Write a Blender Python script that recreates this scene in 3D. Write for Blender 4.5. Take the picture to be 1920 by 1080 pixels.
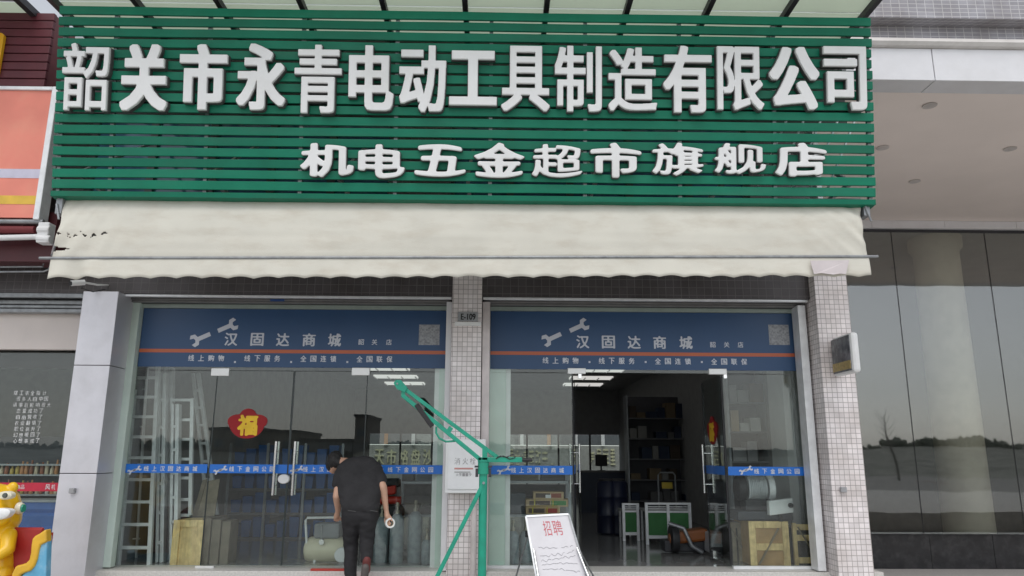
import bpy, bmesh, math, random
import numpy as np
from mathutils import Vector, Matrix, noise
random.seed(7)
R = math.radians
sc = bpy.context.scene
for o in list(bpy.data.objects):
    bpy.data.objects.remove(o)
COL = sc.collection

# ---------------------------------------------------------------- camera, sky, sun
FPX = 1400.0                       # focal length in pixels of the 1920 px wide photograph
CAMP = Vector((0, 0, 1.4))
PITCH, YAW, ROLL = R(12.5), R(1.0), R(0.28)
CR = Matrix.Rotation(-YAW, 3, 'Z') @ Matrix.Rotation(R(90) + PITCH, 3, 'X') @ Matrix.Rotation(ROLL, 3, 'Z')
cd = bpy.data.cameras.new('camera')
cam = bpy.data.objects.new('camera', cd)
COL.objects.link(cam)
cd.lens = FPX / 1920 * 36
cd.clip_start = 0.1
cd.clip_end = 2000
cam.matrix_world = Matrix.Translation(CAMP) @ CR.to_4x4()
sc.camera = cam

world = bpy.data.worlds.new('World')
sc.world = world
world.use_nodes = True
wn, wl = world.node_tree.nodes, world.node_tree.links
bg = wn['Background']
sky = wn.new('ShaderNodeTexSky')
sky.sky_type = 'NISHITA'
sky.sun_disc = False
SUN_EL = 62
sky.sun_elevation = R(SUN_EL)
sky.sun_rotation = R(180)
sky.air_density = 1.0
sky.dust_density = 1.0
sky.ozone_density = 1.0
hs = wn.new('ShaderNodeHueSaturation')
hs.inputs['Saturation'].default_value = 0.24
wl.new(sky.outputs[0], hs.inputs['Color'])
wl.new(hs.outputs[0], bg.inputs['Color'])
bg.inputs['Strength'].default_value = 0.15
sd = bpy.data.lights.new('sun', 'SUN')
sd.energy = 1.0
sd.angle = R(40)
sd.color = (1.0, 0.97, 0.93)
sun = bpy.data.objects.new('sun', sd)
COL.objects.link(sun)
sun.rotation_euler = (R(90 - SUN_EL), 0, R(-12))
sun.location = (0, -10, 20)
sc.view_settings.view_transform = 'Standard'
sc.view_settings.look = 'None'
sc.view_settings.gamma = 1
sc.view_settings.use_curve_mapping = False
sc.view_settings.exposure = 0.42
sc.cycles.max_bounces = 10
sc.cycles.diffuse_bounces = 4
sc.cycles.glossy_bounces = 4
sc.cycles.transparent_max_bounces = 24
sc.cycles.caustics_reflective = False
sc.cycles.caustics_refractive = False


def ray(px, py):
    return CR @ Vector(((px - 960) / FPX, -(py - 540) / FPX, -1))


def P(px, py, Y):                  # point of the street-front plane at distance Y
    d = ray(px, py)
    return CAMP + d * (Y / d.y)


def PZ(px, py, Z):                 # point of a level plane at height Z
    d = ray(px, py)
    return CAMP + d * ((Z - CAMP.z) / d.z)


# ---------------------------------------------------------------- materials
MATS = {}


def mat(name, col, rough=0.6, metal=0.0, var=0.12, vscale=6.0, bump=0.0, bscale=60.0, emit=None, es=0.0, spec=0.5, stain=None, samt=0.0, sscale=2.0, sstretch=(1, 1, 1)):
    if name in MATS:
        return MATS[name]
    m = bpy.data.materials.new(name)
    m.use_nodes = True
    n, l = m.node_tree.nodes, m.node_tree.links
    b = n['Principled BSDF']
    b.inputs['Roughness'].default_value = rough
    b.inputs['Metallic'].default_value = metal
    b.inputs['Specular IOR Level'].default_value = spec
    tc = n.new('ShaderNodeTexCoord')
    nz = n.new('ShaderNodeTexNoise')
    nz.inputs['Scale'].default_value = vscale
    nz.inputs['Detail'].default_value = 6
    l.new(tc.outputs['Object'], nz.inputs['Vector'])
    r = n.new('ShaderNodeValToRGB')
    c = Vector(col[:3])
    lo, hi = c * (1 - var), c * (1 + var)
    r.color_ramp.elements[0].position = 0.3
    r.color_ramp.elements[1].position = 0.7
    r.color_ramp.elements[0].color = (*lo, 1)
    r.color_ramp.elements[1].color = (min(hi.x, 1), min(hi.y, 1), min(hi.z, 1), 1)
    l.new(nz.outputs['Fac'], r.inputs['Fac'])
    out = r.outputs['Color']
    if stain:
        mp = n.new('ShaderNodeMapping')
        mp.inputs['Scale'].default_value = sstretch
        l.new(tc.outputs['Object'], mp.inputs['Vector'])
        s = n.new('ShaderNodeTexNoise')
        s.inputs['Scale'].default_value = sscale
        s.inputs['Detail'].default_value = 8
        s.inputs['Roughness'].default_value = 0.65
        l.new(mp.outputs['Vector'], s.inputs['Vector'])
        sr = n.new('ShaderNodeValToRGB')
        sr.color_ramp.elements[0].position = 0.48
        sr.color_ramp.elements[1].position = 0.75
        sr.color_ramp.elements[0].color = (0, 0, 0, 1)
        sr.color_ramp.elements[1].color = (samt, samt, samt, 1)
        l.new(s.outputs['Fac'], sr.inputs['Fac'])
        mx = n.new('ShaderNodeMix')
        mx.data_type = 'RGBA'
        l.new(sr.outputs['Color'], mx.inputs['Factor'])
        l.new(out, mx.inputs['A'])
        mx.inputs['B'].default_value = (*stain, 1)
        out = mx.outputs['Result']
    l.new(out, b.inputs['Base Color'])
    if bump > 0:
        bz = n.new('ShaderNodeTexNoise')
        bz.inputs['Scale'].default_value = bscale
        bz.inputs['Detail'].default_value = 4
        l.new(tc.outputs['Object'], bz.inputs['Vector'])
        bp = n.new('ShaderNodeBump')
        bp.inputs['Strength'].default_value = bump
        bp.inputs['Distance'].default_value = 0.01
        l.new(bz.outputs['Fac'], bp.inputs['Height'])
        l.new(bp.outputs['Normal'], b.inputs['Normal'])
    if emit:
        b.inputs['Emission Color'].default_value = (*emit, 1)
        b.inputs['Emission Strength'].default_value = es
    MATS[name] = m
    return m


def tile(name, col, grout, w, h, gap=0.006, rough=0.35, var=0.1, stain=0.25):
    """square mosaic tiles, laid by position on whichever side of the wall is seen"""
    if name in MATS:
        return MATS[name]
    m = bpy.data.materials.new(name)
    m.use_nodes = True
    n, l = m.node_tree.nodes, m.node_tree.links
    b = n['Principled BSDF']
    tc = n.new('ShaderNodeTexCoord')
    sx = n.new('ShaderNodeSeparateXYZ')
    l.new(tc.outputs['Object'], sx.inputs[0])
    ad = n.new('ShaderNodeMath')
    ad.operation = 'ADD'
    l.new(sx.outputs['X'], ad.inputs[0])
    l.new(sx.outputs['Y'], ad.inputs[1])
    cb = n.new('ShaderNodeCombineXYZ')
    l.new(ad.outputs[0], cb.inputs['X'])
    # undersides: use Y as the second axis through Z+Y mix
    ge = n.new('ShaderNodeNewGeometry')
    sn = n.new('ShaderNodeSeparateXYZ')
    l.new(ge.outputs['Normal'], sn.inputs[0])
    ab = n.new('ShaderNodeMath')
    ab.operation = 'ABSOLUTE'
    l.new(sn.outputs['Z'], ab.inputs[0])
    gt = n.new('ShaderNodeMath')
    gt.operation = 'GREATER_THAN'
    gt.inputs[1].default_value = 0.7
    l.new(ab.outputs[0], gt.inputs[0])
    mxv = n.new('ShaderNodeMix')
    l.new(gt.outputs[0], mxv.inputs['Factor'])
    l.new(sx.outputs['Z'], mxv.inputs['A'])
    l.new(sx.outputs['Y'], mxv.inputs['B'])
    l.new(mxv.outputs['Result'], cb.inputs['Y'])
    br = n.new('ShaderNodeTexBrick')
    br.offset = 0.0
    br.squash = 1.0
    br.inputs['Scale'].default_value = 1.0
    br.inputs['Brick Width'].default_value = w
    br.inputs['Row Height'].default_value = h
    br.inputs['Mortar Size'].default_value = gap
    br.inputs['Mortar Smooth'].default_value = 0.3
    c = Vector(col)
    br.inputs['Color1'].default_value = (*(c * (1 - var)), 1)
    br.inputs['Color2'].default_value = (*[min(x, 1) for x in c * (1 + var)], 1)
    br.inputs['Mortar'].default_value = (*grout, 1)
    l.new(cb.outputs[0], br.inputs['Vector'])
    nz = n.new('ShaderNodeTexNoise')
    nz.inputs['Scale'].default_value = 2.5
    nz.inputs['Detail'].default_value = 7
    l.new(tc.outputs['Object'], nz.inputs['Vector'])
    rp = n.new('ShaderNodeValToRGB')
    rp.color_ramp.elements[0].position = 0.35
    rp.color_ramp.elements[1].position = 0.65
    rp.color_ramp.elements[0].color = (1 - stain, 1 - stain * 1.1, 1 - stain * 1.2, 1)
    l.new(nz.outputs['Fac'], rp.inputs['Fac'])
    mu = n.new('ShaderNodeMix')
    mu.data_type = 'RGBA'
    mu.blend_type = 'MULTIPLY'
    mu.inputs['Factor'].default_value = 1
    l.new(br.outputs['Color'], mu.inputs['A'])
    l.new(rp.outputs['Color'], mu.inputs['B'])
    l.new(mu.outputs['Result'], b.inputs['Base Color'])
    b.inputs['Roughness'].default_value = rough
    bp = n.new('ShaderNodeBump')
    bp.inputs['Strength'].default_value = 0.6
    bp.inputs['Distance'].default_value = 0.003
    bp.invert = True
    l.new(br.outputs['Fac'], bp.inputs['Height'])
    l.new(bp.outputs['Normal'], b.inputs['Normal'])
    MATS[name] = m
    return m


def glass(name, tint, f0, rough=0.0, wav=0.0, rcol=(1, 1, 1)):
    """thin sheet glass: straight see-through plus a mirror film growing at grazing angles"""
    if name in MATS:
        return MATS[name]
    m = bpy.data.materials.new(name)
    m.use_nodes = True
    n, l = m.node_tree.nodes, m.node_tree.links
    n.remove(n['Principled BSDF'])
    o = n['Material Output']
    tr = n.new('ShaderNodeBsdfTransparent')
    tr.inputs['Color'].default_value = (*tint, 1)
    gl = n.new('ShaderNodeBsdfGlossy')
    gl.inputs['Roughness'].default_value = rough
    gl.inputs['Color'].default_value = (*rcol, 1)
    lw = n.new('ShaderNodeLayerWeight')
    lw.inputs['Blend'].default_value = 0.5
    pw = n.new('ShaderNodeMath')
    pw.operation = 'POWER'
    pw.inputs[1].default_value = 5
    l.new(lw.outputs['Facing'], pw.inputs[0])
    ma = n.new('ShaderNodeMath')
    ma.operation = 'MULTIPLY_ADD'
    ma.inputs[1].default_value = 1 - f0
    ma.inputs[2].default_value = f0
    l.new(pw.outputs[0], ma.inputs[0])
    mx = n.new('ShaderNodeMixShader')
    l.new(ma.outputs[0], mx.inputs['Fac'])
    l.new(tr.outputs[0], mx.inputs[1])
    l.new(gl.outputs[0], mx.inputs[2])
    if wav > 0:
        tc = n.new('ShaderNodeTexCoord')
        nz = n.new('ShaderNodeTexNoise')
        nz.inputs['Scale'].default_value = 0.9
        nz.inputs['Detail'].default_value = 1
        l.new(tc.outputs['Object'], nz.inputs['Vector'])
        bp = n.new('ShaderNodeBump')
        bp.inputs['Strength'].default_value = wav
        bp.inputs['Distance'].default_value = 0.01
        l.new(nz.outputs['Fac'], bp.inputs['Height'])
        l.new(bp.outputs['Normal'], gl.inputs['Normal'])
    l.new(mx.outputs[0], o.inputs['Surface'])
    MATS[name] = m
    return m


def film(name, col, trans=0.0, rough=0.35):
    """printed film stuck on glass, faintly see-through"""
    m = mat(name, col, rough, var=0.05, vscale=1.5)
    if trans > 0 and not m.get('f'):
        n, l = m.node_tree.nodes, m.node_tree.links
        tr = n.new('ShaderNodeBsdfTransparent')
        mx = n.new('ShaderNodeMixShader')
        mx.inputs['Fac'].default_value = trans
        l.new(n['Principled BSDF'].outputs[0], mx.inputs[1])
        l.new(tr.outputs[0], mx.inputs[2])
        l.new(mx.outputs[0], n['Material Output'].inputs['Surface'])
        m['f'] = 1
    return m


M_GREEN = mat('green_paint', (0.008, 0.182, 0.106), 0.45, var=0.10, vscale=3, stain=(0.05, 0.17, 0.115), samt=0.5, sscale=1.6, sstretch=(0.35, 1, 3), spec=0.22)
n_, l_ = M_GREEN.node_tree.nodes, M_GREEN.node_tree.links
oi_ = n_.new('ShaderNodeObjectInfo')
hv_ = n_.new('ShaderNodeHueSaturation')
mr_ = n_.new('ShaderNodeMapRange')
mr_.inputs['To Min'].default_value = 0.84
mr_.inputs['To Max'].default_value = 1.14
l_.new(oi_.outputs['Random'], mr_.inputs['Value'])
l_.new(mr_.outputs['Result'], hv_.inputs['Value'])
bs_ = n_['Principled BSDF'].inputs['Base Color']
src_ = bs_.links[0].from_socket
l_.new(src_, hv_.inputs['Color'])
l_.new(hv_.outputs['Color'], bs_)
M_LETTER = mat('letter_face', (0.86, 0.86, 0.85), 0.35, var=0.05, vscale=4, stain=(0.5, 0.49, 0.46), samt=0.4, sscale=2)
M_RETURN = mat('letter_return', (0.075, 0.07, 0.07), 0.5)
M_STEEL = mat('galvanised_steel', (0.30, 0.31, 0.32), 0.45, 0.6, var=0.2, vscale=12)
M_DARKSTEEL = mat('dark_steel', (0.045, 0.045, 0.05), 0.5, 0.3)
M_ALU = mat('aluminium', (0.82, 0.83, 0.84), 0.42, 0.25, var=0.1, vscale=8)
M_CLAD = mat('aluminium_cladding', (0.66, 0.65, 0.69), 0.38, 0.35, var=0.06, vscale=2, stain=(0.42, 0.41, 0.42), samt=0.5, sscale=1.5)
M_CHROME = mat('polished_steel', (0.78, 0.78, 0.78), 0.16, 1.0, var=0.03)
M_WHITE = mat('white_paint', (0.80, 0.80, 0.80), 0.5, var=0.05, stain=(0.5, 0.48, 0.44), samt=0.3)
M_PLASTER = mat('grey_plaster', (0.42, 0.42, 0.41), 0.8, var=0.08, vscale=2)
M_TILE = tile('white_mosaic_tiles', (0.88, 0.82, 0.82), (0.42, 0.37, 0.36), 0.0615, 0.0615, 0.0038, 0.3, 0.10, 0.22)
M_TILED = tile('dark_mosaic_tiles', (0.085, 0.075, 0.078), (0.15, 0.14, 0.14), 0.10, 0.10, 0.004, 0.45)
M_TILEG = tile('grey_mosaic_tiles', (0.36, 0.35, 0.38), (0.62, 0.61, 0.62), 0.112, 0.058, 0.005, 0.4)
M_GLASS = glass('shop_glass', (0.93, 0.965, 0.95), 0.045, 0.0, 0.12)
M_GLASSR = glass('dark_tinted_glass', (0.84, 0.86, 0.84), 0.125, 0.02, 0.3)
M_GREENJAMB = mat('pale_green_panel', (0.62, 0.73, 0.66), 0.3, var=0.06, vscale=3)
M_CANVAS = mat('cream_canvas', (0.67, 0.645, 0.565), 0.85, var=0.05, vscale=2, bump=0.2, bscale=160, stain=(0.47, 0.40, 0.31), samt=0.45, sscale=2.4, sstretch=(0.8, 1, 2.4))
M_BLUE = film('blue_banner_film', (0.034, 0.086, 0.195), 0.03, 0.4)
M_ORANGE = film('orange_line_film', (0.52, 0.12, 0.045))
M_PRINT = film('pale_print', (0.60, 0.62, 0.68))
M_STRIP = film('bright_blue_film', (0.014, 0.165, 0.62))
M_REDST = mat('red_flock', (0.30, 0.008, 0.012), 0.7)
M_YELST = mat('yellow_print', (0.80, 0.50, 0.02), 0.55)
M_MAROON = mat('maroon_siding', (0.105, 0.018, 0.026), 0.5, var=0.12, vscale=5)
M_CORAL = mat('coral_print', (0.85, 0.27, 0.20), 0.55, var=0.12, vscale=1.2, stain=(0.88, 0.40, 0.27), samt=0.6, sscale=1.1)
M_YELLOW = mat('yellow_acrylic', (0.80, 0.42, 0.015), 0.35)
M_WOOD = mat('pale_pine', (0.84, 0.60, 0.28), 0.7, var=0.25, vscale=9, stain=(0.28, 0.17, 0.07), samt=0.6, sscale=5, sstretch=(5, 5, 0.6))
M_WOODG = mat('weathered_wood', (0.26, 0.22, 0.16), 0.8, var=0.25, vscale=9)
M_CARD = mat('cardboard', (0.58, 0.42, 0.24), 0.8, var=0.1)
M_BLACK = mat('black_rubber', (0.018, 0.018, 0.02), 0.6)
M_CYL = mat('grey_cylinder_wrap', (0.27, 0.31, 0.33), 0.4, var=0.25, vscale=14, bump=0.5, bscale=26)
M_CREAM = mat('cream_enamel', (0.72, 0.66, 0.48), 0.35, var=0.05)
M_RED = mat('red_enamel', (0.50, 0.035, 0.02), 0.35)
M_MINT = mat('green_hoist_paint', (0.010, 0.30, 0.195), 0.33, var=0.15, vscale=7, stain=(0.02, 0.20, 0.14), samt=0.5, sscale=6)
M_SILL = mat('pale_granite', (0.66, 0.64, 0.60), 0.45, var=0.12, vscale=40)
M_MARBLE = mat('black_marble', (0.022, 0.022, 0.024), 0.16, var=0.3, vscale=8, stain=(0.09, 0.09, 0.09), samt=0.5, sscale=5)
M_FLOOR = mat('polished_floor_tiles', (0.30, 0.295, 0.285), 0.12, var=0.08, vscale=2)
M_SOFFIT = mat('beige_soffit', (0.90, 0.805, 0.745), 0.75, var=0.035, vscale=0.8)
M_PANELW = mat('white_metal_panel', (0.74, 0.735, 0.75), 0.35, var=0.03, stain=(0.55, 0.53, 0.5), samt=0.25)
M_ASPH = mat('worn_concrete_road', (0.24, 0.235, 0.225), 0.9, var=0.25, vscale=20)
M_PAVE = mat('pale_paving', (0.48, 0.47, 0.45), 0.8, var=0.15, vscale=8)


# ---------------------------------------------------------------- building blocks
class MB:
    def __init__(s):
        s.v, s.f = [], []

    def add(s, vs, fs):
        k = len(s.v)
        s.v += [Vector(v) for v in vs]
        s.f += [tuple(i + k for i in f) for f in fs]
        return s

    def box(s, x0, x1, y0, y1, z0, z1):
        return s.add([(x0, y0, z0), (x1, y0, z0), (x1, y1, z0), (x0, y1, z0), (x0, y0, z1), (x1, y0, z1), (x1, y1, z1), (x0, y1, z1)],
                     [(0, 3, 2, 1), (4, 5, 6, 7), (0, 1, 5, 4), (1, 2, 6, 5), (2, 3, 7, 6), (3, 0, 4, 7)])

    def obox(s, c, u, v, w):       # box from its centre and three half-axis vectors
        c, u, v, w = Vector(c), Vector(u), Vector(v), Vector(w)
        q = [c + a * u + b * v + d * w for d in (-1, 1) for a, b in ((-1, -1), (1, -1), (1, 1), (-1, 1))]
        return s.add(q, [(0, 3, 2, 1), (4, 5, 6, 7), (0, 1, 5, 4), (1, 2, 6, 5), (2, 3, 7, 6), (3, 0, 4, 7)])

    def bar(s, a, b, w, h=None, up=(0, 0, 1)):   # rectangular bar between two points
        a, b = Vector(a), Vector(b)
        h = h or w
        d = (b - a)
        up = Vector(up)
        sd_ = d.cross(up)
        if sd_.length < 1e-6:
            sd_ = d.cross(Vector((0, 1, 0)))
        sd_.normalize()
        n = sd_.cross(d).normalized()
        return s.obox((a + b) / 2, sd_ * w / 2, n * h / 2, d / 2)

    def tube(s, pts, r, seg=12, cap=True):
        pts = [Vector(p) for p in pts]
        rs = r if isinstance(r, (list, tuple)) else [r] * len(pts)
        ref = Vector((0.31, 0.17, 0.94))
        rings = []
        for i, p in enumerate(pts):
            d = (pts[min(i + 1, len(pts) - 1)] - pts[max(i - 1, 0)]).normalized()
            if abs(d.dot(ref)) > 0.97:
                ref = Vector((0.9, 0.3, 0.1))
            a = d.cross(ref).normalized()
            b = d.cross(a)
            rings.append([p + (a * math.cos(t) + b * math.sin(t)) * rs[i] for t in [2 * math.pi * k / seg for k in range(seg)]])
        vs = [v for rg in rings for v in rg]
        fs = []
        for i in range(len(pts) - 1):
            for k in range(seg):
                fs.append((i * seg + k, i * seg + (k + 1) % seg, (i + 1) * seg + (k + 1) % seg, (i + 1) * seg + k))
        if cap:
            fs.append(tuple(range(seg))[::-1])
            fs.append(tuple((len(pts) - 1) * seg + k for k in range(seg)))
        return s.add(vs, fs)

    def lathe(s, prof, c=(0, 0, 0), seg=20, axis='Z'):
        c = Vector(c)
        vs, fs = [], []
        for r, z in prof:
            for k in range(seg):
                t = 2 * math.pi * k / seg
                a, b = r * math.cos(t), r * math.sin(t)
                vs.append(c + (Vector((a, b, z)) if axis == 'Z' else Vector((a, z, b)) if axis == 'Y' else Vector((z, a, b))))
        for i in range(len(prof) - 1):
            for k in range(seg):
                fs.append((i * seg + k, i * seg + (k + 1) % seg, (i + 1) * seg + (k + 1) % seg, (i + 1) * seg + k))
        fs.append(tuple(range(seg))[::-1])
        fs.append(tuple((len(prof) - 1) * seg + k for k in range(seg)))
        return s.add(vs, fs)

    def prism(s, poly, y0, y1, to=None):          # outline in XZ pushed along Y (or mapped by to)
        n = len(poly)
        to = to or (lambda x, y, z: Vector((x, y, z)))
        vs = [to(x, y0, z) for x, z in poly] + [to(x, y1, z) for x, z in poly]
        fs = [tuple(range(n)), tuple(range(2 * n - 1, n - 1, -1))] + [(i, (i + 1) % n + 0, (i + 1) % n + n, i + n)[::-1] for i in range(n)]
        return s.add(vs, fs)

    def build(s, name, m, parent=None, world=True, smooth=False, bevel=0.0, fix=True):
        off = Vector((0, 0, 0))
        if world:
            p = parent
            while p is not None:
                off += p.location
                p = p.parent
        me = bpy.data.meshes.new(name)
        me.from_pydata([v - off for v in s.v], [], s.f)
        if fix:
            b = bmesh.new()
            b.from_mesh(me)
            bmesh.ops.recalc_face_normals(b, faces=b.faces)
            b.to_mesh(me)
            b.free()
        me.materials.append(m)
        if smooth:
            me.shade_smooth()
        o = bpy.data.objects.new(name, me)
        COL.objects.link(o)
        o.parent = parent
        if smooth:
            md = o.modifiers.new('edge', 'EDGE_SPLIT')
            md.split_angle = R(40)
        if bevel > 0:
            md = o.modifiers.new('bevel', 'BEVEL')
            md.width = bevel
            md.segments = 2
            md.limit_method = 'ANGLE'
            md.angle_limit = R(50)
        return o


def tag(o, label=None, cat=None, group=None, kind=None):
    if label:
        o['label'] = label
    if cat:
        o['category'] = cat
    if group:
        o['group'] = group
    if kind:
        o['kind'] = kind
    return o


def thing(name, label, cat, loc=(0, 0, 0), group=None, rz=0.0):
    o = bpy.data.objects.new(name, None)
    o.empty_display_size = 0.1
    COL.objects.link(o)
    o.location = loc
    o.rotation_euler = (0, 0, rz)
    return tag(o, label, cat, group)


def copy_tree(o, parent=None):
    c = o.copy()
    COL.objects.link(c)
    c.parent = parent
    for ch in list(o.children):
        copy_tree(ch, c)
    return c


def B(x0, x1, y0, y1, z0, z1):
    return MB().box(min(x0, x1), max(x0, x1), min(y0, y1), max(y0, y1), min(z0, z1), max(z0, z1))


def evaluated(o):
    dg = bpy.context.evaluated_depsgraph_get()
    dg.update()
    me = bpy.data.meshes.new_from_object(o.evaluated_get(dg))
    return me


GCACHE = {}


def glyph_tris(s):
    """triangles of the built-in font, scaled to a unit square"""
    if s in GCACHE:
        return GCACHE[s]
    cu = bpy.data.curves.new('t', 'FONT')
    cu.body = s
    cu.resolution_u = 3
    o = bpy.data.objects.new('t', cu)
    COL.objects.link(o)
    me = evaluated(o)
    me.calc_loop_triangles()
    v = np.array([x.co[:2] for x in me.vertices], dtype=float)
    t = np.array([q.vertices[:] for q in me.loop_triangles], dtype=int)
    bpy.data.objects.remove(o)
    bpy.data.curves.remove(cu)
    bpy.data.meshes.remove(me)
    lo, hi = v.min(0), v.max(0)
    v = (v - lo) / np.maximum(hi - lo, 1e-6)
    GCACHE[s] = v[t]
    return GCACHE[s]


def blur(a, n):
    for _ in range(n):
        a = (np.roll(a, 1, 0) + 2 * a + np.roll(a, -1, 0)) / 4
        a = (np.roll(a, 1, 1) + 2 * a + np.roll(a, -1, 1)) / 4
    return a


def put_glyph(mb, s, fr, x0, x1, z0, z1, d0, d1, bold=0.0, bevel=0.0, res=None, soft=1, by=None, square=False):
    """solid letter fitted to a rectangle of frame fr(u, v, depth); bold is the stroke growth as a share of the width"""
    w, h = x1 - x0, z1 - z0
    if res is None:
        res = 26
    c = h / res
    bx = max(bold, 0) * w
    by = bx * 0.7 if by is None else by * h
    pad = 4
    nx, nz = int(math.ceil(w / c)) + 2 * pad + 1, res + 2 * pad + 1
    T = glyph_tris(s)
    SS = 3
    gx_ = (np.arange(nx * SS) + .5) / SS - .5 - pad
    gz_ = (np.arange(nz * SS) + .5) / SS - .5 - pad
    occ = np.zeros((nz * SS, nx * SS), bool)
    for t in T:
        q = np.stack([(bx + t[:, 0] * (w - 2 * bx)) / c, (by + t[:, 1] * (h - 2 * by)) / c], 1)
        i0, i1 = np.searchsorted(gx_, q[:, 0].min()), np.searchsorted(gx_, q[:, 0].max())
        j0, j1 = np.searchsorted(gz_, q[:, 1].min()), np.searchsorted(gz_, q[:, 1].max())
        if i1 <= i0 or j1 <= j0:
            continue
        X, Z = np.meshgrid(gx_[i0:i1], gz_[j0:j1])
        e = [(q[(k + 1) % 3, 0] - q[k, 0]) * (Z - q[k, 1]) - (q[(k + 1) % 3, 1] - q[k, 1]) * (X - q[k, 0]) for k in range(3)]
        occ[j0:j1, i0:i1] |= ((e[0] >= 0) & (e[1] >= 0) & (e[2] >= 0)) | ((e[0] <= 0) & (e[1] <= 0) & (e[2] <= 0))
    rx, rz = bx / c * SS, by / c * SS
    if rx >= 1:
        out = occ.copy()
        for j in range(-int(rz), int(rz) + 1):
            k = int(rx * math.sqrt(max(0, 1 - (j / max(rz, .6)) ** 2))) if rz >= 1 and not square else int(rx)
            row = np.roll(occ, j, 0)
            for i in range(-k, k + 1):
                out |= np.roll(row, i, 1)
        occ = out
    F = occ.reshape(nz, SS, nx, SS).mean((1, 3))
    F = blur(F, soft)
    G = blur(F, 1 if square else 2) if bevel > 0 else None
    vid, vs, fs = {}, [], []

    def vert(key, u, v, hgt):
        if key not in vid:
            vid[key] = len(vs)
            vs.append(fr(x0 + u * c, z0 + v * c, hgt))
        return vid[key]

    def hgt_of(g):
        t = min(max((g - 0.5) / 0.32, 0), 1)
        return d1 - bevel * (1 - t) ** 2

    corners = ((0, 0), (1, 0), (1, 1), (0, 1))
    I = F > 0.5
    act = I[:-1, :-1] | I[1:, :-1] | I[:-1, 1:] | I[1:, 1:]
    for j, i in zip(*np.nonzero(act)):
        poly, cross = [], []
        for k in range(4):
            a, b = corners[k], corners[(k + 1) % 4]
            fa, fb = F[j + a[1], i + a[0]], F[j + b[1], i + b[0]]
            if fa > .5:
                gv = G[j + a[1], i + a[0]] if G is not None else 1.0
                poly.append(vert((i + a[0], j + a[1]), i + a[0] - pad, j + a[1] - pad, hgt_of(gv)))
            if (fa > .5) != (fb > .5):
                t = (0.5 - fa) / (fb - fa)
                u, v = i + a[0] + (b[0] - a[0]) * t - pad, j + a[1] + (b[1] - a[1]) * t - pad
                key = ('e',) + tuple(sorted(((i + a[0], j + a[1]), (i + b[0], j + b[1]))))
                p = vert(key, u, v, d1 - bevel)
                q = vert(key + ('b',), u, v, d0)
                cross.append((len(poly), fa > .5, p, q))
                poly.append(p)
        if len(poly) >= 3:
            fs.append(tuple(poly))
        n_ = len(cross)
        for k in range(n_):
            if cross[k][1]:                      # leaving the letter here, entering at the next crossing
                a, b = cross[k], cross[(k + 1) % n_]
                fs.append((b[2], a[2], a[3], b[3]))
    mb.add(vs, fs)


def flat(Y):                       # frame of an upright plane facing the street; depth counts towards the street
    return lambda x, z, d: Vector((x, Y - d, z))


def blob(name, m, parts, balls=(), voxel=0.012, parent=None, smooth=6, world=True):
    """one continuous skin over tapered limbs (p0, r0, p1, r1) and ellipsoids (centre, radii)"""
    mb = MB()
    for p0, r0, p1, r1 in parts:
        p0, p1 = Vector(p0), Vector(p1)
        d = (p1 - p0)
        n = d.normalized()
        pts, rs = [], []
        for k in (-80, -50, -20, 0):
            pts.append(p0 + n * r0 * math.sin(R(k)))
            rs.append(r0 * math.cos(R(k)))
        for k in (0, 20, 50, 80):
            pts.append(p1 + n * r1 * math.sin(R(k)))
            rs.append(r1 * math.cos(R(k)))
        mb.tube(pts, rs, 14)
    for c, rad in balls:
        prof = [(math.cos(R(k)), math.sin(R(k))) for k in (-88, -70, -50, -25, 0, 25, 50, 70, 88)]
        t = MB().lathe(prof, seg=18)
        mb.add([Vector((v.x * rad[0] + c[0], v.y * rad[1] + c[1], v.z * rad[2] + c[2])) for v in t.v], t.f)
    o = mb.build(name, m, None, world=False)
    md = o.modifiers.new('r', 'REMESH')
    md.mode = 'VOXEL'
    md.voxel_size = voxel
    ms = o.modifiers.new('s', 'SMOOTH')
    ms.factor = 0.5
    ms.iterations = smooth
    me = evaluated(o)
    bpy.data.objects.remove(o)
    off = Vector((0, 0, 0))
    p = parent
    while p is not None:
        off += p.location
        p = p.parent
    if world:
        for v in me.vertices:
            v.co -= off
    me.shade_smooth()
    me.materials.clear()
    me.materials.append(m)
    o = bpy.data.objects.new(name, me)
    COL.objects.link(o)
    o.parent = parent
    return o


YG, YP = 9.70, 9.36                # shop glass and pillar faces
ZW = -0.12                         # pavement level, shop floor is 0


def gx(px, py=800, Y=YG):
    return P(px, py, Y).x


def gz(py, px=960, Y=YG):
    return P(px, py, Y).z

# ================================================================ THE SETTING
tag(B(-400, 400, -600, 300, -0.80, -0.70).build('ground', M_ASPH), kind='structure')
tag(B(-40, 4.75, -4, 9.40, -0.695, ZW).build('pavement', M_PAVE), kind='structure')
tag(B(4.754, 60, -4, 8.2, -0.695, ZW - 0.004).build('forecourt', M_PAVE), kind='structure')
XL, XR = gx(212) - 0.05, gx(1560, 1000) - 0.02     # inner sides of the shop
YB = 26.0                                          # back wall of the shop
tag(B(XL - 0.4, XR + 0.2, 9.93, YB + 0.3, -0.4, 0.0).build('shop_floor', M_FLOOR), kind='structure')

# ---------------------------------------------------------------- the shop building
shop = thing('shop_building', 'tile-clad shop building with two glazed bays behind the green signboard', 'building', (0, 9.6, 0))
Z_SILL = gz(1064)
B(XL - 0.6, XR + 0.5, 9.45, 9.92, -0.4, Z_SILL - 0.012).build('sill', M_SILL, shop, bevel=0.006)
Z_BB, Z_BT = P(900, 556, YP).z, 4.05
# beam of dark tiles under the awning
B(-30, XR + 0.16, YP - 0.005, 9.85, Z_BB, Z_BT).build('beam', M_TILED, shop)
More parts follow.
